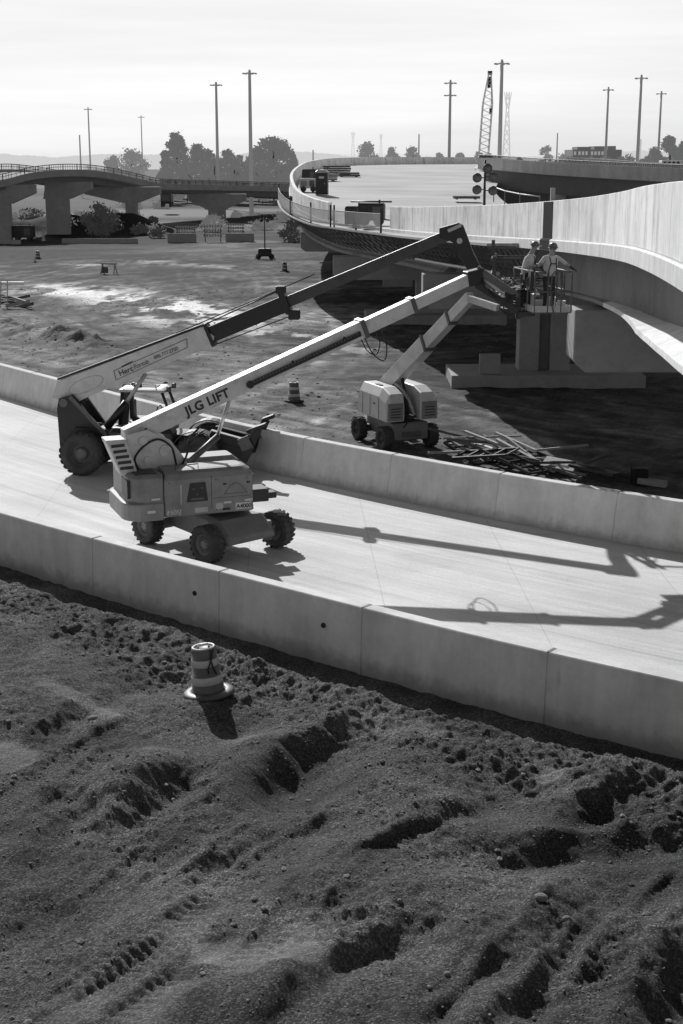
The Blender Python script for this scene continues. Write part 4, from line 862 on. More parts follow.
# jib: knuckle, two parallel arms
J0 = onboom(1.0, 0, -.02); J1 = V((4.86, 39.30, 6.12))
MB().beam(J0 - bd * .25 + V((0, 0, .05)), J0 + bd * .30 - V((0, 0, .05)), .34, .42).build('jib_knuckle', M['steel_dark'], lift, bevel=.03, inv=Li)
for dz, w_, m_ in ((.20, .17, 'steel_mid'), (-.22, .14, 'steel_dark')): MB().beam(J0 + bd * .1 + V((0, 0, dz)), J1 + V((0, 0, dz)), w_, .20, w1=.14, h1=.16).build('jib_arm', M[m_], lift, bevel=.015, inv=Li)
MB().cyl(J0 + bd * .2 + V((0, -.06, -.05)), J0 * .35 + J1 * .65 + V((0, -.06, .05)), .055).build('jib_cylinder', M['steel_light'], lift, inv=Li)
b = MB(); b.beam(J1 + V((0, 0, -.42)), J1 + V((0, 0, .40)), .13, .13); b.beam(J1 + V((0, 0, -.30)), J1 + V((.45, -.1, -.24)), .2, .16); b.build('basket_mount', M['steel_dark'], lift, bevel=.02, inv=Li)
b = MB()
for k in range(5): b.tube(smooth_pts([J0 + bd * .2 + V((0, .05 * k - .1, .1)), J0 * .6 + J1 * .4 + V((.03 * k - .1, -.15, -.12 - .03 * k)), J0 * .2 + J1 * .8 + V((.1, -.1, -.15 + .06 * k)), J1 + V((.25, .05 * k, .12 * k - .1))]), .022, 5)
b.build('jib_hose', M['black'], lift, inv=Li)
b = MB(); b.box(J1 + V((-.22, .25, .30)), (.30, .24, .26)); b.build('junction_box', M['steel_mid'], lift, bevel=.02, inv=Li); MB().box(J1 + V((.05, .3, -.1)), (.26, .3, .34)).build('rotator', M['steel_light'], lift, bevel=.03, inv=Li)
# basket
BX0 = V((5.20, 38.55, 5.93)); ex, ey = V((1.0, .06, 0)), V((-.36, 1.75, 0))
def bk(a, c, z): return BX0 + ex * a + ey * c + V((0, 0, z))
floor_ = MB(); floor_.loft([[bk(0, 0, 0), bk(1, 0, 0), bk(1, 1, 0), bk(0, 1, 0)], [bk(0, 0, .05), bk(1, 0, .05), bk(1, 1, .05), bk(0, 1, .05)]]); bas = floor_.build('basket', M['steel_mid'], lift, inv=Li)
b = MB(); cs4 = [(0, 0), (1, 0), (1, 1), (0, 1)]
for k in range(4):
    a0, a1 = cs4[k], cs4[(k + 1) % 4]; b.beam(bk(*a0, .115), bk(*a1, .115), .02, .17)
b.build('toe_board', M['steel_light'], bas, inv=Li)
b = MB(); pr = .022
for h in (.58, 1.10):
    for k in range(4):
        if h == 1.10 and k == 0: b.tube([bk(0, 0, h), bk(.30, 0, h)], pr, 7); b.tube([bk(.42, -.02, .62), bk(.44, -.02, 1.02), bk(.52, -.02, 1.12), bk(.98, -.02, 1.12)], pr, 7); continue
        a0, a1 = cs4[k], cs4[(k + 1) % 4]; b.tube([bk(*a0, h), bk(*a1, h)], pr, 7)
for a, c in ((0, 0), (.36, 0), (.72, 0), (1, 0), (1, .33), (1, .66), (1, 1), (.5, 1), (0, 1), (0, .66), (0, .33)): b.tube([bk(a, c, .03), bk(a, c, 1.10)], pr, 7)
b.tube([bk(.52, -.01, .03), bk(.46, -.01, .3), bk(.45, -.01, .6)], pr, 7)
b.build('guard_rail', M['steel_mid'], bas, inv=Li)
b = MB(); b.box(bk(.06, .45, .95), (.22, .5, .22)); b.build('control_box', M['black'], bas, inv=Li)
b = MB(); b.box(bk(.10, .62, .40), (.26, .4, .6)); b.build('tool_box', M['steel_dark'], bas, inv=Li)
b = MB(); b.tube([bk(.05, .1, 1.1), bk(-.1, .2, .9), bk(-.05, .4, .6), bk(-.2, .8, .3), bk(-.35, .9, .7)], .02, 6); b.build('cable', M['black'], bas, inv=Li)

for x, y, z, sx_, sz_, mm_, nm in ((.30, .75, .05, .30, .36, 'steel_light', 'bucket'), (.80, .55, .05, .26, .30, 'white', 'bucket'), (.86, .20, .05, .24, .26, 'white', 'bucket')):
    q = bk(x, y, z); root = thing(nm, {.30: 'grey bucket at the worker\'s feet, rear left of the lift basket', .80: 'white bucket by the right rail of the lift basket, further back', .86: 'white bucket in the front right corner of the lift basket'}[x], 'bucket', tuple(q)); MB().lathe([(sx_ * .36, 0), (sx_ * .5, sz_), (sx_ * .46, sz_), (sx_ * .34, .02), (.001, .02)], (0, 0, 0), (0, 0, 1), 16).build('pail', M[mm_], root, fix=False)
    b = MB(); b.tube([V((sx_ * .5 * math.cos(a), .02, sz_ * .95 + sx_ * .35 * math.sin(a))) for a in np.linspace(0, math.pi, 9)], .008, 5); b.build('handle', M['steel_dark'], root)
q = bk(.02, .25, 1.06); o = MB().loft([[q + V((x, y, z)) for x, y, z in ((-.03, -.3, .06), (.05, -.3, .06), (.06, -.3, -.42), (-.06, -.3, -.40))], [q + V((x, y, z)) for x, y, z in ((-.05, .05, .07), (.05, .05, .07), (.09, .0, -.55), (-.09, .02, -.5))], [q + V((x, y, z)) for x, y, z in ((-.03, .38, .06), (.05, .38, .06), (.07, .36, -.35), (-.06, .38, -.38))]]).build('welding_blanket', M['cloth_dark']); tag(o, 'dark blanket hung over the left rail of the lift basket', 'blanket'); settle(o)
q = bk(1.02, .5, 1.02); b = MB(); b.tube([q + V((0, .13 * math.cos(a), -.16 + .2 * math.sin(a))) + V((.02 * (k % 3), 0, 0)) for k, a in enumerate(np.linspace(0, 12.5, 40))], .014, 5); o = b.build('hose_coil', M['steel_mid']); tag(o, 'coiled grey hose hung on the right rail of the lift basket', 'hose'); settle(o)

# ------------------------------------------------------------------ the telehandler behind it
TZ = R(-6.5); TP = V((-6.40, 46.0, 0)); Tm = mw(TP, TZ)
tele = thing('telehandler', 'black and white telehandler behind the boom lift, long telescopic boom raised', 'telehandler', TP, TZ)
WT = .72
for x, y in ((-1.9, -1.02), (1.9, -1.02), (1.9, 1.02), (-1.9, 1.02)):
    make_wheel(tele, (x, y, WT), (0, -1 if y < 0 else 1, 0), WT, .50, M['rubber'], M['steel_mid'], 22, .52)
for x in (-1.9, 1.9): MB().beam((x, -.85, WT), (x, .85, WT), .3, .34).build('axle', M['black'], tele, bevel=.03)
b = MB(); b.loft([[V((x, -.55, z0)), V((x, .55, z0)), V((x, .55, z1)), V((x, -.55, z1))] for x, z0, z1 in ((-2.7, .65, 1.25), (-2.4, .5, 1.5), (2.2, .5, 1.25), (3.1, .55, 1.05), (3.5, .6, .95))]); b.build('frame', M['steel_dark'], tele, bevel=.03)
b = MB(); b.loft([rrect(-.95, 1.15, -1.2, -.5, .1, z) for z in (.55, 1.45)] + [rrect(-.85, 1.05, -1.1, -.55, .1, 1.6)]); b.build('engine_cover', M['steel_dark'], tele, bevel=.03)
for y in (-.52, .40):
    b = MB(); b.prism([(-2.78, .75), (-2.82, 2.1), (-2.74, 2.42), (-2.3, 2.56), (-2.05, 2.3), (-1.5, 1.5), (-.9, 1.25), (-.9, .8), (-1.3, 1.45), (-2.2, 1.52), (-2.65, 1.0), (-2.7, .7)], lambda x, z: V((x, y - .05, z)), lambda x, z: V((x, y + .05, z))); p = b.build('tail_plate', M['black'], tele)
    MB().cyl((-2.6, y - .07, 2.28), (-2.6, y + .07, 2.28), .14, n=14).build('pivot_pin', M['steel_mid'], p)
b = MB(); b.beam((-2.35, -.62, 2.5), (-1.2, -.62, 1.25), .09, .12); b.build('brace_bar', M['steel_mid'], tele)
# boom
P0 = V((-2.92, -.18, 2.40)); ang = R(22.4); bdl = V((math.cos(ang), 0.012, math.sin(ang))).normalized(); TL = 13.95
bul = V((-math.sin(ang), 0, math.cos(ang)))
def tb(t, u_=0, y=0): return P0 + bdl * t + bul * u_ + V((0, y, 0))
b = MB(); b.prism([(-.12, .05), (.30, .48), (5.45, .33), (5.70, -.10), (5.55, -.34), (1.2, -.36), (.55, -.40)], lambda t, u_: tb(t, u_, -.24), lambda t, u_: tb(t, u_, .24)); tbase = b.build('boom_base_section', M['cream'], tele, bevel=.02)
b = MB(); b.beam(tb(.32, .53), tb(5.45, .37), .40, .07); b.build('boom_top_cover', M['black'], tbase)
MB().beam(tb(3.2, -.02), tb(8.2, .0), .36, .52).build('boom_mid_section', M['black'], tele, bevel=.02)
MB().beam(tb(6.2, .02), tb(TL - .1, .05), .27, .36, h1=.34).build('boom_fly_section', M['fly'], tele, bevel=.02)
MB().beam(tb(5.50, 0), tb(5.62, 0), .56, .78).build('boom_collar', M['black'], tele, bevel=.02); MB().beam(tb(8.12, .02), tb(8.32, .02), .52, .72).build('boom_collar', M['black'], tele, bevel=.02)
b = MB(); b.tube([tb(5.6, .36, -.1), tb(8.15, .46, -.1)], .022, 6); b.tube([tb(5.7, -.36, -.1), tb(8.2, -.42, -.1)], .018, 6); b.tube([tb(4.5, .44, .1), tb(9.4, .5, .1)], .018, 6); b.build('hose_line', M['steel_dark'], tele)
MB().box(tb(8.25, .46, -.1), (.30, .35, .24)).build('hose_sheave', M['black'], tele, bevel=.03); MB().box(tb(8.35, -.42, -.12), (.34, .4, .3)).build('hose_sheave', M['black'], tele, bevel=.03)
t_ = tb(2.45, -.12, -.245); boomM = Matrix(((bdl.x, bul.x, 0, 0), (bdl.y, bul.y, -1, 0), (bdl.z, bul.z, 0, 0), (0, 0, 0, 1)))
def tbM(t, u_): q = tb(t, u_, -.2465); m_ = boomM.copy(); m_.translation = q; return m_
b = MB(); fr = [(2.15, -.20), (4.75, -.10), (4.85, .16), (2.2, .10)]
for k in range(4): b.beam(tb(*fr[k], -.244), tb(*fr[(k + 1) % 4], -.244), .012, .02)
b.build('decal_outline', M['steel_mid'], tbase)
lettering('Herc', .25, tbM(2.32, -.13), tbase, M['black'], bold=.004); lettering('Rentals', .22, tbM(2.86, -.105), tbase, M['steel_mid'], bold=.0, spacing=.86)
lettering('888.777.2700', .165, tbM(3.60, -.06), tbase, M['black'], bold=.0, spacing=.97)
b = MB(); b.beam(tb(2.5, .13, -.247), tb(2.9, .15, -.247), .01, .03); b.build('logo_bar', M['black'], tbase)
b = MB(); n = 24; ring = [tb(1.15 + .62 * math.cos(2 * math.pi * k / n), .02 + .22 * math.sin(2 * math.pi * k / n), -.243) for k in range(n + 1)]; b.tube(ring, .010, 5); b.build('boom_inspection_cover', M['steel_light'], tbase)
# lift and levelling cylinders
MB().cyl((-1.25, -.30, 1.45), (-.55, -.30, 2.30), .13).build('lift_cylinder', M['black'], tele); MB().cyl((-.6, -.30, 2.24), tb(3.1, -.38, -.08), .065).build('lift_rod', M['steel_light'], tele)
MB().cyl((-2.2, -.34, 2.15), tb(.9, -.38, -.1), .08).build('levelling_cylinder', M['black'], tele)
# cab on the far side
cx0, cx1, cy0, cy1 = -.95, .75, .12, 1.12
b = MB(); b.loft([[V((cx0, cy0, .7)), V((cx1, cy0, .7)), V((cx1, cy1, .7)), V((cx0, cy1, .7))], [V((cx0, cy0, 1.45)), V((cx1 + .1, cy0, 1.45)), V((cx1 + .1, cy1, 1.45)), V((cx0, cy1, 1.45))]]); cab = b.build('cab', M['steel_dark'], tele, bevel=.03)
b = MB(); top = [(cx0 + .12, cy0 + .05), (cx1 - .25, cy0 + .05), (cx1 - .25, cy1 - .05), (cx0 + .12, cy1 - .05)]; bot = [(cx0, cy0), (cx1 + .1, cy0), (cx1 + .1, cy1), (cx0, cy1)]
for (x0, y0), (x1, y1) in zip(bot, top): MB().tube([(x0, y0, 1.42), ((x0 + x1 * 2) / 3 + .05 * (1 if x0 > 0 else 0), (y0 + y1) / 2, 2.1), (x1, y1, 2.58)], .05, 8).build('cab_pillar', M['steel_dark'], cab)
b = MB(); b.loft([rrect(cx0 + .02, cx1 - .12, cy0 - .03, cy1 + .03, .12, z) for z in (2.56, 2.64)] + [rrect(cx0 + .12, cx1 - .22, cy0 + .07, cy1 - .07, .12, 2.69)]); rf = b.build('cab_roof', M['steel_light'], cab)
b = MB(); b.box((-.35, .45, 2.74), (.2, .2, .1)); b.box((-.6, .8, 2.73), (.12, .12, .09)); b.tube([(-.8, .2, 2.70), (-.8, .2, 2.80), (.3, .2, 2.80), (.3, .2, 2.70)], .018, 6); b.build('roof_rack', M['steel_dark'], rf)
b = MB(); b.box((-.1, .60, 2.7), (.8, .5, .03)); b.build('roof_hatch', M['glass'], rf)
MB().loft([[V((cx0 + .02, cy0 + .012, 1.44)), V((cx0 + .30, cy0 + .012, 1.44)), V((cx0 + .30, cy0 + .05, 2.55)), V((cx0 + .13, cy0 + .05, 2.55))], [V((cx0 + .02, cy0 + .03, 1.44)), V((cx0 + .30, cy0 + .03, 1.44)), V((cx0 + .30, cy0 + .07, 2.55)), V((cx0 + .13, cy0 + .07, 2.55))]]).build('cab_quarter_panel', M['steel_dark'], cab)
for y in (.25, 1.0): MB().cyl((.66, y, 2.66), (.78, y, 2.66), .09).build('work_light', M['steel_mid'], rf)
MB().box((.2, .62, 2.62), (.02, .02, .02)).build('roof_bolt', M['steel_dark'], rf)
b = MB(); b.box((-.35, .62, 1.60), (.5, .5, .14)); b.box((-.60, .62, 1.92), (.14, .48, .62)); b.box((-.62, .62, 2.30), (.10, .26, .2)); b.build('seat', M['black'], cab, bevel=.05)
b = MB(); b.tube([V((.30 + .05 * math.cos(a) , .62 + .19 * math.cos(a), 1.86 + .19 * math.sin(a))) for a in np.linspace(0, 2 * math.pi, 17)], .02, 6); b.cyl((.3, .62, 1.86), (.55, .62, 1.45), .03); b.build('steering_wheel', M['black'], cab)
# nose, fenders, raised stabiliser
b = MB(); b.beam((2.2, -.45, 1.30), (3.55, -.45, .98), .26, .30); b.beam((2.2, .45, 1.30), (3.55, .45, .98), .26, .30); b.build('nose_beam', M['black'], tele, bevel=.02)
b = MB(); b.beam((2.25, -.45, 1.465), (3.5, -.45, 1.145), .22, .02); b.build('nose_plate', M['steel_light'], tele)
for y in (-.8, .8):
    b = MB(); b.beam((3.35, y, .55), (3.85, y, 1.62), .18, .26); st_p = b.build('stabiliser_arm', M['black'], tele, bevel=.02)
    b = MB(); b.box((3.92, y, 1.68), (.42, .30, .12), Matrix.Rotation(-.35, 3, 'Y')); b.build('stabiliser_foot', M['black'], st_p, bevel=.02)
    MB().box((3.45, y - .16, 1.15), (.38, .06, .42), Matrix.Rotation(-.4, 3, 'Y')).build('stabiliser_plate', M['steel_mid'], st_p)
    MB().cyl((3.2, y, 1.05), (3.75, y, 1.35), .06).build('stabiliser_cylinder', M['steel_mid'], st_p)
for x in (-1.9, 1.9):
    for y in (-1.02, 1.02):
        if x < 0: continue
        b = MB(); b.loft([[V((x + (WT + .10) * math.cos(a), y - .24, WT + (WT + .10) * math.sin(a))), V((x + (WT + .10) * math.cos(a), y + .24, WT + (WT + .10) * math.sin(a))), V((x + (WT + .13) * math.cos(a), y + .24, WT + (WT + .13) * math.sin(a))), V((x + (WT + .13) * math.cos(a), y - .24, WT + (WT + .13) * math.sin(a)))] for a in np.linspace(R(60), R(150), 8)]); b.build('fender', M['steel_dark'], tele)
# boom head: gooseneck, carriage, forks with a load frame
H0 = tb(TL, .06)
b = MB(); b.prism([(-.45, .14), (.12, .30), (.28, .22), (.62, -.62), (1.02, -1.35), (.98, -1.62), (.60, -1.40), (.32, -.95), (.05, -.35), (-.15, -.24), (-.45, -.18)], lambda x, z: H0 + V((x, -.17, z)), lambda x, z: H0 + V((x, .17, z))); gn = b.build('boom_head', M['black'], tele, bevel=.03)
MB().box(H0 + V((.02, -.178, .14)), (.45, .01, .10), Matrix.Rotation(-.42, 3, 'Y')).build('head_plate', M['steel_light'], gn)
MB().cyl(H0 + V((.18, -.19, -.25)), H0 + V((.18, .19, -.25)), .09).build('pivot_pin', M['steel_light'], gn)
MB().cyl(H0 + V((.45, -.1, -.9)), H0 + V((.95, -.1, -1.35)), .06).build('tilt_cylinder', M['steel_light'], gn)
C0 = H0 + V((1.22, 0, -1.75))
b = MB()
for y in (-.55, 0, .55): b.box(C0 + V((.05, y, .45)), (.12, .14, 1.25))
for z in (-.1, .5, .95): b.box(C0 + V((.0, 0, z)), (.08, 1.25, .12))
b.box(C0 + V((0, 0, 1.28)), (.10, .14, .5)); cg = b.build('carriage', M['fly'], tele, bevel=.01)
for y in (-.35, .35):
    b = MB(); b.beam(C0 + V((.05, y, -.2)), C0 + V((1.25, y, -.24)), .14, .07, w1=.10, h1=.03); b.build('fork', M['steel_dark'], cg)
b = MB(); b.beam(C0 + V((.1, -.5, .98)), C0 + V((1.15, -.5, .98)), .06, .07); b.beam(C0 + V((1.12, -.5, .98)), C0 + V((1.12, -.5, -.2)), .06, .06); b.beam(C0 + V((.1, .5, .98)), C0 + V((1.15, .5, .98)), .06, .07); b.beam(C0 + V((1.12, .5, .98)), C0 + V((1.12, .5, -.2)), .06, .06); b.beam(C0 + V((.15, -.5, .9)), C0 + V((1.1, -.5, -.2)), .04, .04); b.beam(C0 + V((1.12, -.5, .98)), C0 + V((1.12, .5, .98)), .06, .06); b.build('load_guard', M['steel_dark'], cg)
# loose rigging gear carried on the forks
random.seed(31)
root = thing('pipe_bundle', 'tangle of scaffold pipes and clamps carried on the telehandler forks', 'pipes'); qb = Tm @ (C0 + V((.55, 0, -.12)))
for k in range(13):
    a_ = qb + V((random.uniform(-.5, .3), random.uniform(-.4, .4), random.uniform(0, .25))); d_ = V((random.uniform(.3, .9), random.uniform(-.3, .3), random.uniform(-.25, .55)))
    MB().tube([a_, a_ + d_], random.choice((.022, .03)), 6).build('pipe', M[random.choice(('steel_light', 'steel_dark', 'steel_mid'))], root)
for k in range(6): q_ = qb + V((random.uniform(-.4, .6), -.42, random.uniform(0, .4))); MB().box(q_, (.12, .10, .14)).build('clamp', M[random.choice(('steel_light', 'steel_mid', 'black'))], root, bevel=.015)
settle(root)
# white peaked sheet and pale board on the forks
q = Tm @ (C0 + V((.95, -.1, -.20)))
sh = MB(); sh.loft([[q + V((-.75, -.4, .02)), q + V((.35, -.4, .02)), q + V((.35, .4, .02)), q + V((-.75, .4, .02))], [q + V((-.7, -.35, .10)), q + V((.35, -.35, .10)), q + V((.3, .35, .10)), q + V((-.7, .35, .10))]]); o = sh.build('packed_sheet', M['white']); tag(o, 'flat white packed sheet lying on the telehandler forks', 'sheet'); settle(o)
root = thing('warning_marker', 'small white pyramid marker with black stripes beside the basket', 'marker'); q = Tm @ (C0 + V((1.18, -.42, -.10)))
b = MB(); bs4 = [q + V((x, y, .0)) for x, y in ((-.28, -.22), (.28, -.22), (.28, .22), (-.28, .22))]; tp4 = [q + V((x * .12, y * .12, .36)) for x, y in ((-.28, -.22), (.28, -.22), (.28, .22), (-.28, .22))]; b.loft([bs4, tp4]); b.build('marker_body', M['white'], root)
b = MB()
for k in (-.1, .06): b.beam(q + V((k - .06, -.2235, .03)), q + V((k + .06, -.13, .20)), .05, .012, up=V((0, -1, .6)))
b.build('stripe', M['black'], root); MB().cyl(q + V((0, 0, .36)), q + V((0, 0, .62)), .02).build('post', M['steel_dark'], root); MB().lathe([(.001, 0), (.06, .02), (.06, .08), (.001, .10)], q + V((0, 0, .62)), (0, 0, 1), 12).build('beacon', M['white'], root); settle(root)

# ------------------------------------------------------------------ the third lift, on the dirt behind the far barrier
SP = on(394, 443, GZ); SP.z = gz(SP.x, SP.y) + .02
SZ = math.atan2(.92, -.40) ; SP = V((2.12, 56.2, SP.z - .02)); Sm = mw(SP, SZ)      # its x axis points away from the camera, tail towards us
lift2 = thing('boom_lift', 'smaller boom lift on the dirt beyond the barrier, seen from its tail, two pale hoods', 'boom lift', SP, SZ)
for x, y in ((-1.2, -1.0), (-1.2, 1.0), (1.2, 1.0), (1.2, -1.0)): make_wheel(lift2, (x, y, .47), (0, -1 if y < 0 else 1, 0), .47, .38, M['rubber'], M['steel_dark'], 18)
b = MB(); b.loft([[V((x, -h, z0)), V((x, h, z0)), V((x, h, z1)), V((x, -h, z1))] for x, h, z0, z1 in ((-1.55, .72, .40, .85), (-1.4, .78, .36, 1.05), (-.2, .6, .36, 1.02), (1.4, .55, .36, .95), (1.6, .5, .4, .8))]); b.build('chassis', M['orange_chassis'], lift2, bevel=.03)
for x in (-1.2, 1.2): MB().beam((x, -.9, .47), (x, .9, .47), .24, .28).build('axle', M['orange_chassis'], lift2)
MB().cyl((0, 0, 1.0), (0, 0, 1.2), .6, n=20).build('slew_ring', M['steel_dark'], lift2)
MB().box((0, 0, 1.24), (2.6, 2.0, .10)).build('turntable_plate', M['steel_dark'], lift2)
for y in (-1, 1):
    y0, y1 = (.34, 1.12) if y > 0 else (-1.12, -.34)
    b = MB(); b.loft([[V((x, y0, 1.15)), V((x, y1, 1.15)), V((x, y1 + (.0), z1 - .35)), V((x, y1 - .18 * (1 if y > 0 else .2), z1)), V((x, y0 + .18 * (.2 if y > 0 else 1), z1)), V((x, y0, z1 - .35))] for x, z1 in ((-1.62, 1.95), (-1.55, 2.22), (-.9, 2.42), (.9, 2.42), (1.1, 2.2))]); h_ = b.build('engine_hood', M['cream'], lift2, bevel=.04)
    MB().loft([[V((-1.625, y0 + .06, 1.2)), V((-1.625, y1 - .06, 1.2)), V((-1.625, y1 - .06, 1.88)), V((-1.625, y0 + .06, 1.88))], [V((-1.66, y0 + .08, 1.24)), V((-1.66, y1 - .08, 1.24)), V((-1.66, y1 - .08, 1.84)), V((-1.66, y0 + .08, 1.84))]]).build('tail_plate', M['orange'], h_)
    if y > 0: MB().box((-.3, .82, 2.43), (.42, .16, .05)).build('exhaust_outlet', M['black'], h_)
b = MB()
for y0 in (.45, -1.02):
    for k in range(4): b.box((-1.664, y0 + .28, 1.34 + k * .11), (.012, .44, .035))
b.build('tail_vent', M['black'], lift2)
for y in (1.125, -1.125):
    b = MB()
    for x in (-.9, -.1, .6): b.box((x, y, 1.62), (.02, .012, .8))
    b.box((-.5, y * 1.002, 1.75), (.18, .02, .05)); b.build('door_seam', M['steel_dark'], lift2)
MB().box((-1.57, 0, .62), (.06, .8, .22)).build('tow_plate', M['steel_mid'], lift2)
b = MB(); b.tube(smooth_pts([(-1.3, .1, 1.3), (-1.5, .2, 1.0), (-1.45, .5, .8), (-1.2, .7, .6)]), .03, 5); b.build('axle_hose', M['black'], lift2)
MB().box((.2, 0, 1.75), (1.3, .46, .9)).build('boom_yoke', M['steel_dark'], lift2, bevel=.03)
b = MB(); b.tube([(-1.45, -.15, 1.35), (-1.2, -.05, 1.9), (-.7, .05, 2.3), (-.2, .1, 2.45)], .07, 6); b.build('hydraulic_hose', M['steel_light'], lift2)
Si = Sm.inverted(); A0 = Sm @ V((.55, 0, 2.30)); A1 = at(471, 297, 51.4)
def seg2(a, b_, w_, h_, name, m): d = A1 - A0; return MB().beam(A0 + d * a, A0 + d * b_, w_, h_).build(name, m, lift2, bevel=.02, inv=Si)
seg2(-.03, .50, .46, .62, 'boom_base_section', M['cream']); seg2(.45, .78, .36, .50, 'boom_mid_section', M['cream']); seg2(.74, 1.0, .28, .40, 'boom_fly_section', M['cream'])
for t in (.49, .77): seg2(t, t + .02, .50 if t < .6 else .40, .68 if t < .6 else .54, 'boom_collar', M['steel_mid'])
MB().cyl((-1.2, 0, 1.35), Si @ (A0 + (A1 - A0) * .18 + V((0, 0, -.3))), .07).build('lift_cylinder', M['steel_dark'], lift2)
A2 = at(498, 308, 50.6); MB().beam(A1 + V((-.1, 0, -.05)), A2, .20, .24).build('jib_arm', M['cream'], lift2, bevel=.02, inv=Si)
A3 = A2 + V((.15, 0, -.05))
b = MB()
def b3(x, y, z): return A3 + V((x, y, z))
for h in (.05, .55, 1.05):
    q4 = [b3(0, -.4, h), b3(1.6, -.4, h), b3(1.6, .4, h), b3(0, .4, h)]
    for k in range(4): b.tube([q4[k], q4[(k + 1) % 4]], .022, 6)
for x, y in ((0, -.4), (.8, -.4), (1.6, -.4), (1.6, .4), (.8, .4), (0, .4)): b.tube([b3(x, y, .05), b3(x, y, 1.05)], .022, 6)
b.build('basket_rail', M['steel_dark'], lift2, inv=Si); MB().box(A3 + V((.8, 0, .03)), (1.6, .8, .05)).build('basket_floor', M['steel_dark'], lift2, inv=Si)
# ------------------------------------------------------------------ people
def skinned(name, verts, edges, radii, root_i, m, parent, sub=2):
    me = bpy.data.meshes.new(name); me.from_pydata([tuple(v) for v in verts], edges, []); o = bpy.data.objects.new(name, me); col.objects.link(o)
    sk = o.modifiers.new('skin', 'SKIN'); sk.use_smooth_shade = True
    for i, r in enumerate(radii):
        sv = me.skin_vertices[0].data[i]; sv.radius = (r, r) if isinstance(r, (int, float)) else r; sv.use_root = (i == root_i)
    ss = o.modifiers.new('sub', 'SUBSURF'); ss.levels = ss.render_levels = sub
    dg = bpy.context.evaluated_depsgraph_get(); dg.update(); nm = bpy.data.meshes.new_from_object(o.evaluated_get(dg)); bpy.data.objects.remove(o)
    nm.name = name; nm.materials.clear()
    for x in (m if isinstance(m, (list, tuple)) else [m]): nm.materials.append(x)
    o = bpy.data.objects.new(name, nm); col.objects.link(o)
    if parent is not None: o.parent = parent
    return o
def person(label, loc, rz, arms, legs, head_turn=0.0, lean=.06, group=None):
    """a standing figure facing +x; arms = ((elbow, hand), (elbow, hand)) for y<0 and y>0"""
    root = thing('person', label, 'person', loc, rz, group); root.scale = (1.0,) * 3
    W = []; E = []; Rr = []
    def jv(p, r, par=None):
        W.append(V(p)); Rr.append(r)
        if par is not None: E.append((par, len(W) - 1))
        return len(W) - 1
    pel = jv((0, 0, .95), (.15, .12)); w_ = jv((lean * .4, 0, 1.12), (.14, .115), pel); ch = jv((lean, 0, 1.32), (.165, .125), w_); nk = jv((lean * 1.3, 0, 1.46), (.10, .09), ch)
    n2 = jv((lean * 1.7, 0, 1.54), .058, nk); hd = jv((lean * 2.2 + .02, 0, 1.66), (.088, .10), n2); tp = jv((lean * 2.2 + .01, 0, 1.75), (.07, .08), hd)
    hands = []
    for sd, (el, ha) in zip((-1, 1), arms):
        sh = jv((lean * 1.1, sd * .19, 1.42), .072, ch); e = jv(el, .050, sh); wr = jv(ha, .034, e); hands.append((V(el), V(ha)))
        d = (V(ha) - V(el)).normalized(); pm = jv(V(ha) + d * .06, (.030, .040), wr); hands[-1] += (pm,)
    for sd, (kn, an) in zip((-1, 1), legs):
        hp = jv((0, sd * .10, .90), .095, pel); k = jv(kn, .068, hp); a = jv(an, .050, k); jv(V(an) + V((.06, 0, -.045)), (.048, .05), a); jv(V(an) + V((.17, 0, -.055)), (.035, .048), len(W) - 1)
    body = skinned('body', W, E, Rr, 0, [M['cloth_light'], M['cloth_dark'], M['skin'], M['glove']], root)
    me = body.data
    for p in me.polygons:
        c = p.center; p.use_smooth = True
        nearhand = min((c - h[1]).length for h in hands)
        p.material_index = 3 if (nearhand < .13 or c.z < .13) else 2 if c.z > 1.485 else 1 if c.z < .98 and nearhand > .3 else 0
        if p.material_index == 0 and min((c - (h[0] * .35 + h[1] * .65)).length for h in hands) < .16: p.material_index = 2
    for (el, ha, _i) in hands:                            # five short fingers curling on from each palm
        d = (ha - el).normalized(); sdv = d.cross(V((0, 0, 1))).normalized(); dn = sdv.cross(d).normalized()
        if dn.z > 0: dn = -dn
        fv, fe, fr_ = [ha + d * .045], [], [.022]
        for k, ln in ((-1.5, .055), (-.5, .064), (.5, .060), (1.5, .046)):
            a = ha + d * .095 + sdv * (k * .019); i0 = len(fv); fv += [a, a + d * ln * .5 + dn * .012, a + d * ln * .75 + dn * .040]; fr_ += [.011, .010, .008]; fe += [(0, i0), (i0, i0 + 1), (i0 + 1, i0 + 2)]
        a = ha + d * .05 + sdv * .042; i0 = len(fv); fv += [a, a + d * .035 + sdv * .014 + dn * .02]; fr_ += [.012, .010]; fe += [(0, i0), (i0, i0 + 1)]
        skinned('glove', fv, fe, fr_, 0, M['glove'], root, 1)
    hc = V((lean * 2.2 + .02, 0, 1.66)); ht = Matrix.Rotation(head_turn, 3, 'Z'); fx = lambda p: hc + ht @ V(p)
    b = MB()
    for sd in (-1, 1):
        b.lathe([(.001, -.012), (.012, -.006), (.012, .006), (.001, .012)], fx((.088, sd * .034, .015)), ht @ V((1, 0, 0)), 8)
    b.build('eyes', M['black'], root, fix=False)
    b = MB(); b.beam(fx((.085, 0, .02)), fx((.112, 0, -.028)), .020, .02, w1=.032); b.build('nose', M['skin'], root)
    b = MB(); b.beam(fx((.086, -.024, -.062)), fx((.086, .024, -.062)), .012, .010); b.build('mouth', M['timber_dark'], root)
    b = MB()
    for sd in (-1, 1): b.lathe([(.001, -.012), (.030, -.006), (.034, .008), (.001, .012)], fx((0, sd * .092, .0)), ht @ V((0, sd, 0)), 10)
    b.build('ears', M['skin'], root, fix=False)
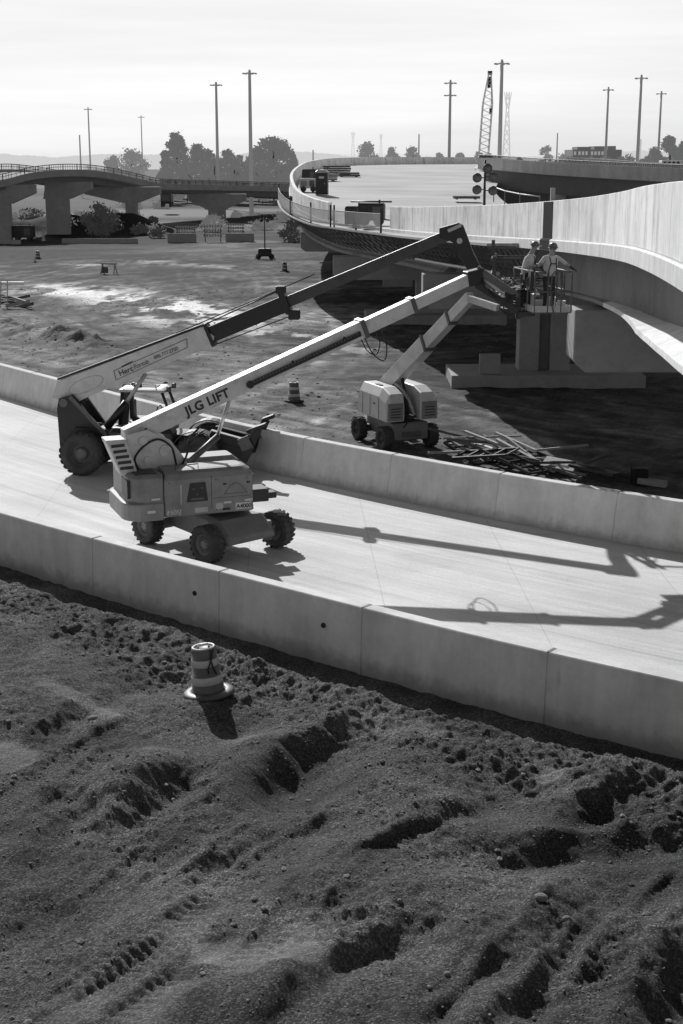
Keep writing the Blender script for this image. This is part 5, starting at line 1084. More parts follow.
    b = MB(); c = fx((0, 0, .055)); b.lathe([(.001, .118), (.05, .112), (.09, .088), (.118, .045), (.126, .0), (.121, -.004), (.001, -.004)], c, (0, 0, 1), 22)
    b.loft([[c + ht @ V((math.cos(a) * r + .0, math.sin(a) * r * .92, z)) for a in np.linspace(0, 2 * math.pi, 18, endpoint=False)] for r, z in ((.124, -.002), (.150, -.012), (.150, -.018), (.124, -.008))], caps=False)
    b.beam(c + ht @ V((.11, 0, -.004)), c + ht @ V((.20, 0, -.022)), .15, .010, w1=.10); b.build('hard_hat', M['helmet'], root)
    b = MB()                                               # vest: a sleeveless shell round the torso
    def ring(z, rx, ry, lx): return [V((lx + rx * math.cos(a), ry * math.sin(a), z)) for a in np.linspace(0, 2 * math.pi, 22, endpoint=False)]
    b.loft([ring(.93, .155, .185, lean * .1), ring(1.12, .155, .180, lean * .45), ring(1.30, .165, .205, lean), ring(1.40, .150, .195, lean * 1.15), ring(1.48, .085, .110, lean * 1.35)], caps=False, sm=True); b.build('vest', M['hivis'], root)
    b = MB()
    for sd in (-1, 1):
        b.tube([(lean * 1.3 - .03, sd * .09, 1.50), (lean * 1.2 + .14, sd * .095, 1.40), (lean + .175, sd * .08, 1.28), (lean * .6 + .165, sd * .12, 1.08), (lean * .2 + .14, sd * .12, .95)], .014, 6)
        b.tube([(lean * 1.3 - .03, sd * .09, 1.50), (lean * 1.1 - .14, sd * .08, 1.38), (lean * .8 - .165, -sd * .05, 1.18), (lean * .2 - .15, sd * .10, .97)], .014, 6)
    b.tube([(lean + .180, y, 1.27) for y in (-.09, 0, .09)], .014, 6); b.build('harness', M['strap'], root)
    return root
fz = 5.965
pA = bk(.56, .30, 0); pB = bk(.12, .66, 0)
person('worker in pale vest at the right of the basket, arm out to the rail', (pA.x, pA.y, fz), R(-72), (((.12, -.38, 1.22), (.28, -.34, 1.12)), ((.16, .42, 1.25), (.20, .60, 1.13))), (((.05, -.11, .50), (0, -.12, .085)), ((.02, .12, .50), (-.03, .13, .085))), head_turn=.1, lean=.07)
person('worker in dark hard hat at the left rear of the basket, bent over his hands', (pB.x, pB.y, fz), R(-18), (((.20, -.26, 1.18), (.42, -.12, 1.15)), ((.18, .25, 1.18), (.42, .10, 1.18))), (((.07, -.10, .50), (0, -.11, .085)), ((.03, .11, .50), (-.04, .12, .085))), head_turn=-.1, lean=.10)

# ------------------------------------------------------------------ striped drums
def drum(label, loc, rz=0.0, tilt=(0, 0), group=None, strap=False, scale=1.0):
    root = thing('traffic_drum', label, 'traffic drum', loc, rz, group); root.rotation_euler = (tilt[0], tilt[1], rz); root.scale = (scale,) * 3
    prof = [(.29, .05), (.29, .23), (.275, .235), (.275, .40), (.258, .405), (.258, .56), (.243, .565), (.243, .72), (.228, .725), (.228, .86), (.215, .90), (.19, .92), (.18, .90), (.001, .895)]
    MB().lathe(prof, (0, 0, 0), (0, 0, 1), 32).build('drum_body', M['drum'], root, fix=False)
    for r, z0, z1 in ((.277, .245, .395), (.2455, .575, .71)): MB().lathe([(r - .004, z0), (r + .002, z0 + .004), (r + .002, z1 - .004), (r - .004, z1)], (0, 0, 0), (0, 0, 1), 32).build('reflective_band', M['band'], root, fix=False)
    MB().lathe([(.40, .0), (.46, .02), (.47, .06), (.44, .09), (.34, .11), (.28, .09), (.28, .0)], (0, 0, 0), (0, 0, 1), 36).build('rubber_base', M['rubber'] if not strap else M['steel_mid'], root, fix=False)
    MB().lathe([(.212, .895), (.218, .915), (.20, .93), (.165, .915), (.170, .90)], (0, 0, 0), (0, 0, 1), 28).build('rim', M['band'], root, fix=False)
    b = MB(); b.tube([(-.10, 0, .90), (-.09, 0, .955), (.09, 0, .955), (.10, 0, .90)], .022, 7); b.build('handle', M['band'], root)
    if strap:
        b = MB()
        for pts in (((.10, -.20, .90), (.13, -.232, .78), (.02, -.262, .55), (.03, -.268, .48)), ((.16, -.16, .88), (.09, -.238, .75), (.12, -.252, .58), (.17, -.245, .44))): b.tube([V(p) for p in pts], .016, 6)
        b.build('strap', M['black'], root)
    return root
q = on(209, 694, 1.02); dz = bank_z(q.x, q.y)
for _ in range(4): q = on(209, 694, dz + .02); dz = bank_z(q.x, q.y)
drum('large striped drum with a strap hanging down, leaning on the gravel bank in front', (q.x, q.y, dz + .02), R(10), (R(-3), R(-5)), strap=True)
def on_g(px, py):
    q = on(px, py, GZ)
    for _ in range(4): q = on(px, py, gz(q.x, q.y))
    return q
for px, py, lab in ((294, 401.5, 'striped drum standing on the dirt between the two raised booms'), (284.5, 271.5, 'small far striped drum to the right of the light tower trailer'), (38, 259, 'tiny far drum in the shadow edge under the old overpass at left')):
    q = on_g(px, py); drum(lab, tuple(q), 0)

# ------------------------------------------------------------------ high light masts: far poles with a ring of lamps
def mast(label, px, ytop, double=False, far=False, r0=.42):
    Hm = 29.0; k = (158.2 - ytop) / F; Y = (GZ + Hm - CAMH) / k * 1.0; a = at(px, ytop, Y); m_ = M['pole_far'] if far else M['pole']
    root = thing('light_mast', label, 'light mast', (a.x, Y, GZ), 0, 'tall light masts'); H_ = a.z - GZ
    MB().cyl((0, 0, 0), (0, 0, H_), r0, r0 * .62, 12).build('pole', m_, root)
    for z in ((H_ - .4, H_ - 3.0) if double else (H_ - .4,)):
        b = MB(); b.lathe([(.35, z - .12), (1.05, z - .10), (1.05, z + .02), (.35, z + .05)], (0, 0, 0), (0, 0, 1), 16); rg = b.build('lamp_ring', m_, root)
        for i in range(6):
            an = i * math.pi / 3 + .2; MB().cyl((1.2 * math.cos(an), 1.2 * math.sin(an), z - .20), (1.2 * math.cos(an), 1.2 * math.sin(an), z + .06), .30, .20, 10).build('lamp', m_, rg)
    MB().cyl((0, 0, H_ - .1), (0, 0, H_ + .25), .2).build('cap', m_, root)
    return root
mast('thin hazy light mast rising behind the old overpass, leftmost of all', 88, 108, far=True, r0=.34); mast('shorter hazy light mast at the left, just before the dark trees', 141, 116, far=True, r0=.30)
mast('light mast standing in front of the dark trees, shorter of that pair', 216, 83); mast('tall light mast beside the round tree at left', 249.5, 71, r0=.46)
mast('light mast with two tiers of lamps beyond the deck', 450.5, 81, True); mast('tallest light mast, just right of the crane boom', 502, 61, r0=.46)
mast('light mast in front of the low brick building', 608.5, 88, far=False, r0=.38); mast('tall light mast right of the brick building', 641.5, 76); mast('light mast nearest the right edge, among the trees', 661.5, 92, r0=.38)
for px, yt, lab in ((79.5, 135, 'thin bare pole behind the old overpass'), (419, 134, 'thin bare pole beyond the deck, left of the double mast'), (557.5, 133, 'thin bare pole right of the crane'), (313, 150, 'stubby post over the far parapet at left')):
    a = at(px, yt, 420); o = MB().cyl((a.x, 420, GZ), (a.x, 420, a.z), .28, .2, 8).build('utility_pole', M['pole_far']); tag(o, lab, 'pole'); settle(o)

# ------------------------------------------------------------------ crawler crane far behind the deck
Y = 300; cb0 = at(477, 205, Y); top = at(490, 73, Y); crane = thing('crawler_crane', 'crawler crane far behind the deck with a tall lattice boom', 'crane')
foot = V((cb0.x + .6, Y, 1.2))
b = MB(); d = top - foot
def cr(t, a, c, wd): u_ = d.normalized(); s1_ = V((0, 1, 0)); s2_ = u_.cross(s1_); return foot + d * t + s2_ * (a * wd) + s1_ * (c * wd)
wdt = lambda t: .95 * min(1, .35 + t * 7, .25 + (1 - t) * 3.2)
n = 40
for a, c in ((-1, -1), (1, -1), (1, 1), (-1, 1)): b.tube([cr(t, a, c, wdt(t)) for t in np.linspace(0, 1, n)], .11, 5)
for i in range(n - 1):
    t0, t1 = i / (n - 1), (i + 1) / (n - 1); sgn = 1 if i % 2 else -1
    for c in (-1, 1): b.tube([cr(t0, -sgn, c, wdt(t0)), cr(t1, sgn, c, wdt(t1))], .055, 4)
    for a in (-1, 1): b.tube([cr(t0, a, -sgn, wdt(t0)), cr(t1, a, sgn, wdt(t1))], .055, 4)
b.build('lattice_boom', M['crane'], crane)
b = MB(); b.box(cr(.93, 0, 0, 0), (.7, .6, 2.2), d.to_track_quat('Z', 'Y').to_matrix()); b.box(top, (.9, .5, .8)); b.build('boom_head', M['steel_dark'], crane)
b = MB(); b.tube([top + V((.3, 0, 0)), top + V((.35, 0, -7))], .06, 4); b.build('cable', M['pole'], crane); MB().box(top + V((.35, 0, -7.4)), (.6, .5, 1.1)).build('hook_block', M['steel_dark'], crane)
b = MB(); b.box(foot + V((-2.5, 0, .7)), (7, 3.2, 2.2)); b.box(foot + V((-5.2, 0, .6)), (1.6, 3.6, 2.0)); b.build('house', M['orange'], crane, bevel=.1); MB().box(foot + V((.6, -1.5, .9)), (1.6, 1.2, 1.9)).build('cab', M['glass'], crane, bevel=.1)
for y in (-2.2, 2.2): MB().box(foot + V((-1.5, y, -1.7)), (7.5, 1.0, 1.4)).build('track', M['steel_dark'], crane, bevel=.3)
settle(crane)
# faint lattice transmission towers in the haze
def pylon(px, yt, Y, label, wpx):
    a = at(px, yt, Y); H_ = a.z - GZ; wb = wpx * Y / F / 2; root = thing('transmission_tower', label, 'pylon', (a.x, Y, GZ), 0, None); b = MB()
    lv = np.linspace(0, 1, 11); ww = lambda t: wb * (1 - .72 * min(1, t * 1.25)) if t < .8 else wb * .28
    for x, y in ((-1, -1), (1, -1), (1, 1), (-1, 1)): b.tube([V((x * ww(t), y * ww(t), t * H_)) for t in lv], .20, 4)
    for i in range(10):
        for y in (-1, 1): b.tube([V((-ww(lv[i]), y * ww(lv[i]), lv[i] * H_)), V((ww(lv[i + 1]), y * ww(lv[i + 1]), lv[i + 1] * H_))], .13, 4); b.tube([V((ww(lv[i]), y * ww(lv[i]), lv[i] * H_)), V((-ww(lv[i + 1]), y * ww(lv[i + 1]), lv[i + 1] * H_))], .13, 4)
    b.build('lattice', M['faint'], root)
    for sx_ in (-1, 1): b = MB(); b.tube([V((sx_ * wb * .28, 0, .82 * H_)), V((sx_ * wb * .75, 0, 1.0 * H_))], .22, 4); b.tube([V((sx_ * wb * .28, 0, .9 * H_)), V((sx_ * wb * .75, 0, 1.0 * H_))], .15, 4); b.build('cross_arm', M['faint'], root)
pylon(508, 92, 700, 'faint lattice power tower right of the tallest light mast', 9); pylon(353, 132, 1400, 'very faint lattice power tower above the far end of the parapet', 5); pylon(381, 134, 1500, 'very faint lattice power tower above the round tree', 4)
for y0_, y1_ in ((78, 68), (30, 36)):
    pass
# ------------------------------------------------------------------ low brick building and a distant slab tower
Y = 420; bd_ = thing('brick_building', 'low dark brick building with stepped roof blocks far behind the ramp', 'building')
p0, p1 = at(573, 149.6, Y), at(622, 149.6, Y); zt = p0.z
MB().box(((p0.x + p1.x) / 2, Y + 8, (zt + GZ) / 2), (p1.x - p0.x, 16, zt - GZ)).build('wall', M['brick'], bd_)
for x0, x1, yt in ((577.5, 591, 146.8), (594.5, 604.5, 146.2), (608, 616, 146.0)):
    a, c = at(x0, yt, Y + 2), at(x1, yt, Y + 2); MB().box(((a.x + c.x) / 2, Y + 7, (a.z + zt) / 2), (c.x - a.x, 10, a.z - zt)).build('roof_block', M['brick'], bd_)
for px in (575, 579.5, 583, 586.5, 592, 595.5, 599, 602.5):
    a = at(px, 153.2, Y); f = MB().box((a.x, Y - .04, a.z), (.62, .1, 1.0)).build('window', M['window'], bd_)
settle(bd_)
a, c = at(638, 139, 1200), at(641, 139, 1200); o = MB().box(((a.x + c.x) / 2, 1200, (a.z + GZ) / 2), (c.x - a.x, 6, a.z - GZ)).build('tower_block', M['faint']); tag(o, 'faint slab tower in the haze behind the right masts', 'tower'); settle(o)
a, c = at(662, 160.5, 300), at(684, 164, 300); tr = thing('white_trailer', 'white trailer roof just showing over the ramp at the right edge', 'trailer'); MB().box(((a.x + c.x) / 2, 301.5, (a.z + 1.0) / 2), (c.x - a.x, 3, a.z - 1.0)).build('body', M['white'], tr, bevel=.1)
for k in range(4): q = at(665 + k * 4.4, 162.6, 299.95); MB().box((q.x, 299.96, q.z), (.5, .1, .35)).build('window', M['black'], tr)
for k in (-1, 1): MB().cyl(((a.x + c.x) / 2 + k * 1.3, 299.9, .5), ((a.x + c.x) / 2 + k * 1.3, 303, .5), .55).build('wheel', M['rubber'], tr)
MB().box(((a.x + c.x) / 2, 301.5, -.35), (3.4, 2.8, 1.7)).build('support_mound', M['brick'], tr)
settle(tr)

# ------------------------------------------------------------------ trees
def tree(name, label, x, y, z0, h, wd, m, n=2600, seed=0, leaf=.55, trunk_h=.25, group=None, clumps=16, cat='tree', gap=.0):
    r = np.random.default_rng(seed); root = thing(name, label, cat, (x, y, z0), 0, group)
    b = MB(); b.tube([(0, 0, -.3), (.1, 0, h * trunk_h), (0, .1, h * .55), (.1, 0, h * .8)], max(.05, h * .014), 6)
    for k in range(7):
        a = r.random() * 6.28; z = h * (trunk_h * .8 + .5 * r.random()); ex_ = V((math.cos(a) * wd * .36, math.sin(a) * wd * .36, z + h * .18)); b.tube([(0, 0, z), (ex_.x * .5, ex_.y * .5, z + h * .07), ex_], max(.02, h * .006), 5)
    b.build('trunk', M['bark'], root)
    ck = []
    for k in range(clumps):
        t = r.random(); zz = h * (trunk_h + (1 - trunk_h) * (.12 + .80 * t)); rr = wd / 2 * math.sqrt(max(.08, 1 - (2 * t - .85) ** 2)); a = r.random() * 6.28; q = rr * .72 * math.sqrt(r.random())
        ck.append((q * math.cos(a), q * math.sin(a), zz, wd * (.11 + .11 * r.random())))
    ck = np.array(ck); idx = r.integers(0, clumps, n); dv = r.normal(size=(n, 3)); dv /= np.linalg.norm(dv, axis=1)[:, None]; dist = r.random(n) ** .45
    c = ck[idx, :3] + dv * (ck[idx, 3] * dist)[:, None] * np.array([1.15, 1.15, .85]) + r.normal(size=(n, 3)) * leaf * .25
    c[:, 2] = np.maximum(c[:, 2], h * trunk_h * .5)
    t1 = r.normal(size=(n, 3)); t1 /= np.linalg.norm(t1, axis=1)[:, None]; t2 = np.cross(t1, r.normal(size=(n, 3))); t2 /= np.linalg.norm(t2, axis=1)[:, None]
    s = (leaf * (.5 + .7 * r.random(n)))[:, None]
    vs = np.stack([c - t1 * s * .5, c + t2 * s * .32, c + t1 * s * .5, c - t2 * s * .32], 1).reshape(-1, 3)
    me = bpy.data.meshes.new('crown'); me.vertices.add(len(vs)); me.vertices.foreach_set('co', vs.astype(np.float32).ravel()); me.loops.add(4 * n); me.loops.foreach_set('vertex_index', np.arange(4 * n, dtype=np.int32)); me.polygons.add(n); me.polygons.foreach_set('loop_start', np.arange(0, 4 * n, 4, dtype=np.int32)); me.polygons.foreach_set('loop_total', np.full(n, 4, dtype=np.int32)); me.update(calc_edges=True)
    me.materials.append(m); o = bpy.data.objects.new('crown', me); col.objects.link(o); o.parent = root; return root
def tree_px(label, px, ytop, wpx, Y, m='leaf', seed=1, name='broadleaf_tree', group=None, **kw):
    a = at(px, ytop, Y); return tree(name, label, a.x, Y, GZ, a.z - GZ, wpx * Y / F, M[m], seed=seed, leaf=kw.pop('leaf', .0019 * Y), group=group, **kw)
TG = 'dark trees behind the old overpass at left'
for i, (px, yt, wp, Y, lab) in enumerate(((176, 131, 27, 420, 'tallest tree of the dark row at left, uneven top'), (166, 150, 18, 400, 'low tree at the left end of the dark row'), (198, 143, 24, 430, 'rounded tree right of the tallest one in the dark row'), (208, 148, 22, 405, 'low tree in the gap left of the first mast'), (228, 147, 24, 430, 'dark tree between the two left masts'), (241, 152, 20, 400, 'low bushy tree at the foot of the tall left mast'), (273, 133, 46, 400, 'broad round tree right of the tall left mast'), (258, 147, 26, 390, 'small tree under the left side of the broad round tree'), (291, 150, 18, 385, 'small tree at the right side of the broad round tree'), (186, 158, 26, 380, 'bushy tree at the foot of the dark row, below the tallest'), (220, 160, 30, 380, 'bushy tree below the gap of the two left masts'), (250, 162, 28, 370, 'bushy tree at the foot of the broad round tree, left'), (280, 162, 26, 372, 'bushy tree at the foot of the broad round tree, right'))):
    tree_px(lab, px, yt, wp, Y, seed=20 + i, group=TG, clumps=30 if wp > 25 else 20, n=9000 if wp > 25 else 5000, trunk_h=.14)
for i, (px, yt, wp) in enumerate(((592, 154.5, 16), (603, 156, 16), (620, 155, 18), (640, 154, 20), (650, 151, 18), (663, 152, 22), (676, 150, 22), (570, 156, 16), (556, 155, 14), (535, 155.5, 14), (520, 156, 14))): tree_px('bushy tree in the low row behind the ramp at right', px, yt, wp, 340 + 5 * (i % 4), seed=150 + i, name='scrub_tree', group='bushy trees behind the ramp at right', n=2600, clumps=16, trunk_h=.04)
for i, (px, yt, wp) in enumerate(((170, 160, 26), (197, 156, 30), (214, 154, 26), (234, 155, 28), (262, 158, 30), (292, 158, 24), (205, 166, 34), (238, 167, 34), (172, 168, 24))): tree_px('low dark tree in the row behind the old overpass', px, yt, wp, 360 + 6 * (i % 3), seed=120 + i, group='low dark trees filling the row behind the old overpass', n=4200, clumps=20, trunk_h=.06)
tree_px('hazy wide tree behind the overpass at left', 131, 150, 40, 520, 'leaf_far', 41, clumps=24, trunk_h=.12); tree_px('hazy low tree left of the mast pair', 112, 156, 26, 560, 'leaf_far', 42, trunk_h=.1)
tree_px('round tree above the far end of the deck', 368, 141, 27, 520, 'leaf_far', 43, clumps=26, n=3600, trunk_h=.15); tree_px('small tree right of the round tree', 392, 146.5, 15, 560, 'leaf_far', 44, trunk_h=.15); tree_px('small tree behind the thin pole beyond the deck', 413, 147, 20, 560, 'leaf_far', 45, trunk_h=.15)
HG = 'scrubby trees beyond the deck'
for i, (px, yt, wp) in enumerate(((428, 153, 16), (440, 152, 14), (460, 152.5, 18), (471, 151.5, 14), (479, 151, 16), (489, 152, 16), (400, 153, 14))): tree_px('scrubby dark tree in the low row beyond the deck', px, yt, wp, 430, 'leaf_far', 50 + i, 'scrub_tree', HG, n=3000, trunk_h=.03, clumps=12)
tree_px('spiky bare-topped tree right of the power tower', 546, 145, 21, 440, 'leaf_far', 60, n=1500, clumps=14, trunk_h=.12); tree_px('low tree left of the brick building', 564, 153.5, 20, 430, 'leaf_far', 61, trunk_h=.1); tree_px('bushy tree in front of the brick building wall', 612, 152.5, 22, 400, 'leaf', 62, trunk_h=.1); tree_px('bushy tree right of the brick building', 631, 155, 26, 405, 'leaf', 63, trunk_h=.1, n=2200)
tree_px('tree left of the right-edge tree group, beneath the last mast', 655, 144, 20, 330, 'leaf', 64, n=4000, clumps=22, trunk_h=.1); tree_px('tallest dark tree in the group at the right edge', 671, 134, 28, 330, 'leaf', 65, clumps=34, n=7000, trunk_h=.14); tree_px('dark tree cut by the right edge', 685, 138, 24, 325, 'leaf', 66, clumps=26, n=5000, trunk_h=.14); tree_px('low bush at the foot of the right tree group', 645, 156, 20, 320, 'leaf', 67, trunk_h=.08)
# far tree lines that read as one mass
def tree_line(label, Y, x0, x1, h0, hv, m, seed, n):
    r = np.random.default_rng(seed); xs = np.linspace(x0, x1, n); hh = h0 + hv * (fbm(xs * 18 / Y, xs * 0 + seed, seed, 4) + .3) + r.random(n) * hv * .12
    b = MB(); vs, fs = [], []
    for i, x in enumerate(xs):
        vs += [(x, Y, GZ - 1), (x, Y, GZ + max(1, hh[i])), (x, Y + 60, GZ + max(1, hh[i]) * .7)]
        if i: k = 3 * i; fs += [(k - 3, k, k + 1, k - 2), (k - 2, k + 1, k + 2, k - 1)]
    b.add(vs, fs, True); o = b.build('tree_line', m); tag(o, label, 'trees', kind='stuff'); settle(o)
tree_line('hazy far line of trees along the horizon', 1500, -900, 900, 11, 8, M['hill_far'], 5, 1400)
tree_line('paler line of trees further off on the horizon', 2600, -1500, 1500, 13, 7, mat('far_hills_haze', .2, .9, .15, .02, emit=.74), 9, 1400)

# ------------------------------------------------------------------ shrubs and weeds by the old overpass
def shrub(label, px, pyb, ytop, wpx, seed, n=900, m='leaf_near', name='shrub'):
    q = on_g(px, pyb); a = at(px, ytop, q.y); return tree(name, label, q.x, q.y, q.z, max(.5, a.z - q.z), wpx * q.y / F, M[m], n=n, seed=seed, leaf=.0022 * q.y, trunk_h=.06, clumps=18, cat='shrub')
shrub('large pale shrub growing under the old overpass', 101, 238, 204, 42, 70, 2600)
shrub('grassy low shrub right of the overpass column', 139, 236, 225, 22, 71, 500); shrub('low weeds near the right end of the barricades', 290, 242, 226, 28, 72, 700); shrub('dark scrub behind the first barricade', 215, 232, 221, 40, 73, 700, 'leaf'); shrub('dark scrub behind the second barricade', 262, 230, 221, 30, 74, 600, 'leaf'); shrub('low scrub left of the first barricade', 158, 238, 229, 18, 75, 400)
shrub('scrub at the foot of the middle overpass column', 75, 234, 222, 34, 76, 700, 'leaf'); shrub('dark scrub beyond the light tower', 285, 222, 212, 30, 77, 600, 'leaf')

random.seed(12)
for i in range(26):
    px = random.uniform(20, 300); yb = random.uniform(208, 236); hpx = random.uniform(4, 10); q = on_g(px, yb)
    if q.y > 560: continue
    wp = random.uniform(12, 34); a = at(px, yb - hpx, q.y); s_t = tree('scrub', 'low dark scrub patch on the waste ground beyond the overpass', q.x, q.y, q.z, max(.5, a.z - q.z), wp * q.y / F, M['leaf'] if i % 3 else M['leaf_near'], n=700, seed=200 + i, leaf=.0020 * q.y, trunk_h=.03, clumps=12, cat='shrub', group='scrub on the waste ground beyond the overpass')
# ------------------------------------------------------------------ concrete blocks and striped barricades by the overpass
def block(label, px0, px1, pyb, pyt):
    q0, q1 = on_g(px0, pyb), on_g(px1, pyb); y = (q0.y + q1.y) / 2; z = min(q0.z, q1.z); h = at(px0, pyt, y).z - z; L_ = q1.x - q0.x
    b = MB(); b.loft([[V((x, -.30, 0)), V((x, .30, 0)), V((x, .28, .25)), V((x, .12, h)), V((x, -.12, h)), V((x, -.28, .25))] for x in (-L_ / 2, L_ / 2)]); o = b.build('concrete_block', M['pier']); o.location = ((q0.x + q1.x) / 2, y, z - .05); tag(o, label, 'barrier', 'concrete barrier blocks')
block('concrete barrier block at the left of the striped barricades', 168, 196, 242.5, 233); block('concrete barrier block in front of the right barricade', 226, 254, 242, 233); block('low concrete barrier block under the old overpass', 62, 138, 243.5, 238); block('short concrete block at the left edge under the overpass', -10, 22, 244, 239.5)
def barricade(label, px, pyb, pyt, wpx):
    q = on_g(px, pyb); h = at(px, pyt, q.y).z - q.z; wd = wpx * q.y / F; root = thing('barricade', label, 'barricade', tuple(q), 0, 'striped road barricades')
    for sx_ in (-1, 1):
        b = MB(); b.beam((sx_ * wd * .4, -.3, 0), (sx_ * wd * .4, 0, h), .07, .07); b.beam((sx_ * wd * .4, .3, 0), (sx_ * wd * .4, 0, h), .07, .07); b.build('leg', M['steel_mid'], root)
    for k in range(3):
        z = h * (.38 + .27 * k); bd2 = MB().box((0, -.06, z), (wd, .03, h * .16)).build('board', M['white'], root); b = MB(); n = max(4, int(wd / .34))
        for i in range(n):
            x = -wd / 2 + wd * (i + .5) / n; s_g = 1 if i % 2 else -1; b.beam((x - s_g * .06, -.078, z - h * .08), (x + s_g * .06, -.078, z + h * .08), .11, .008, up=V((0, 1, 0)))
        b.build('stripe', M['drum'], bd2)
barricade('striped barricade behind the left concrete block', 186, 236, 226, 20); barricade('striped barricade standing free between the two blocks', 213, 242, 224.5, 19); barricade('striped barricade behind the right concrete block', 236, 236, 223.5, 17)

# ------------------------------------------------------------------ light tower trailer on the dirt
def light_tower(label, loc, H_, lamp_r, heads, cw_=1.5, m=None, body='orange'):
    root = thing('light_tower', label, 'light tower', loc); b = MB()
    bd3 = MB().loft([rrect(-cw_ / 2, cw_ / 2, -.6, .6, .08, z) for z in (.45, 1.1)] + [rrect(-cw_ / 2 + .1, cw_ / 2 - .1, -.5, .5, .08, 1.25)]).build('generator_box', M[body], root, bevel=.03)
    for sx_ in (-1, 1): MB().cyl((sx_ * cw_ * .5, -.14, .32), (sx_ * cw_ * .5, .14, .32), .32).build('wheel', M['rubber'], root); MB().beam((sx_ * cw_ * .5, -.4, .5), (sx_ * (cw_ * .5 + .45), -.5, .02), .08, .08).build('outrigger', M['steel_dark'], root)
    MB().box((0, 0, .42), (cw_ + .1, 1.1, .10)).build('frame', M['steel_dark'], root)
    p = MB().cyl((0, 0, 1.2), (0, 0, H_), .075, .05).build('mast', M['steel_dark'], root)
    for x, z in heads:
        a = MB().beam((0, -.05, z), (x * .8, -.1, z), .05, .05).build('lamp_arm', M['steel_dark'], root)
        MB().lathe([(.001, .22), (lamp_r * .45, .2), (lamp_r, .02), (lamp_r, -.03), (lamp_r * .9, -.05)], (x, -.16, z), (0, 1, .15), 18).build('lamp_head', M['steel_dark'], a); MB().lathe([(.001, 0), (lamp_r * .92, .0), (lamp_r * .92, .015), (.001, .05)], (x, -.20, z - .005), (0, -1, -.15), 18).build('lamp_glass', M['steel_mid'], a)
    return root
q = on_g(265, 259.5); light_tower('small light tower trailer with its mast up, alone on the dirt', (q.x, q.y, q.z), 5.0, .22, [(-.35, 4.9), (.35, 4.9), (-.35, 4.4), (.35, 4.4)], body='steel_dark')
Yt = 76; a = at(480.5, 200, Yt); zd = float(np.interp(76, EL[:, 1], EZ)) - PH
light_tower('light tower with six round lamps standing on the bridge deck behind the parapet', (a.x + .3, Yt + 1, zd), at(480, 160, Yt).z - zd, .25, [(.12, at(483, 168.5, Yt).z - zd), (-.42, at(473, 178, Yt).z - zd), (.42, at(488, 177, Yt).z - zd), (-.42, at(473, 190, Yt).z - zd), (.42, at(488, 191, Yt).z - zd)], body='cream')

# ------------------------------------------------------------------ things on the bridge deck
def deck_z(y): return float(np.interp(y, EL[:120, 1], EZ[:120])) - PH
def generator(label, loc, sx_, sy_, sz_, rz=0, m='steel_dark', wheels=True):
    root = thing('generator', label, 'generator', loc, rz); z0 = .35 if wheels else .05
    bx = MB().loft([rrect(-sx_ / 2, sx_ / 2, -sy_ / 2, sy_ / 2, .07, z) for z in (z0, sz_ - .1)] + [rrect(-sx_ / 2 + .08, sx_ / 2 - .08, -sy_ / 2 + .06, sy_ / 2 - .06, .06, sz_)]).build('housing', M[m], root, bevel=.02)
    b = MB()
    for k in range(5): b.box((-sx_ * .25, -sy_ / 2 - .008, z0 + .25 + k * .11), (sx_ * .34, .02, .05))
    b.build('louvre', M['black'], bx); MB().box((sx_ * .22, -sy_ / 2 - .006, (z0 + sz_) / 2), (sx_ * .3, .015, (sz_ - z0) * .6)).build('door', M['steel_mid'], bx); MB().cyl((sx_ * .3, 0, sz_ - .02), (sx_ * .3, 0, sz_ + .22), .06).build('exhaust', M['black'], bx)
    if wheels:
        for x in (-sx_ * .28, sx_ * .28): MB().cyl((x, -sy_ / 2 - .02, .28), (x, sy_ / 2 + .02, .28), .28).build('wheel', M['rubber'], root)
        MB().beam((sx_ / 2, 0, .4), (sx_ / 2 + .7, 0, .32), .08, .08).build('tow_bar', M['steel_dark'], root)
    else: MB().box((0, 0, .03), (sx_, sy_ * .8, .08)).build('skid', M['black'], root)
    return root
a = at(372, 222, 94); generator('larger dark generator with pipe rack on the bridge edge, right of the fence', (a.x, 95.0, deck_z(95) + .01), 1.7, 1.1, 1.45, R(-8)); a = at(354, 212, 97); generator('smaller dark generator at the left of the larger one', (a.x, 98.5, deck_z(98) + .01), 1.15, .9, 1.2, R(-6), wheels=False)
b = MB(); a = at(372, 204, 95); 
for k in range(3): b.tube([(a.x - 1.4, 94.8 + .2 * k, deck_z(95) + 1.56), (a.x + 1.3, 94.9 + .2 * k, deck_z(95) + 1.54)], .05, 6)
o = b.build('pipe_bundle', M['steel_dark']); tag(o, 'dark pipe bundle lying across the top of the larger generator', 'pipes'); settle(o)
a = at(322, 193, 138); toilet = thing('portable_toilet', 'dark portable toilet cabin with a pale sign on the bridge deck', 'portable toilet', (a.x, 138, deck_z(138)), R(-4))
MB().loft([rrect(-.58, .58, -.58, .58, .06, z) for z in (.02, 2.05)]).build('cabin', M['steel_dark'], toilet); MB().loft([rrect(-.62, .62, -.62, .62, .08, 2.05), rrect(-.6, .6, -.6, .6, .1, 2.15), rrect(-.4, .4, -.45, .45, .1, 2.3)]).build('roof', M['steel_light'], toilet)
dr = MB().box((0, -.59, 1.0), (.78, .03, 1.85)).build('door', M['black'], toilet); MB().box((0, -.612, 1.62), (.5, .01, .2)).build('sign', M['steel_light'], dr); MB().box((.3, -.615, 1.05), (.04, .04, .14)).build('handle', M['steel_light'], dr)
a = at(308, 184, 142); generator('pale compressor left of the portable toilet', (a.x, 143, deck_z(143)), 1.7, 1.2, 1.3, 0, 'cream'); a = at(309, 174, 160); generator('dark machine far back by the left parapet', (a.x, 160, deck_z(160)), 1.5, 1.4, 1.6, 0)
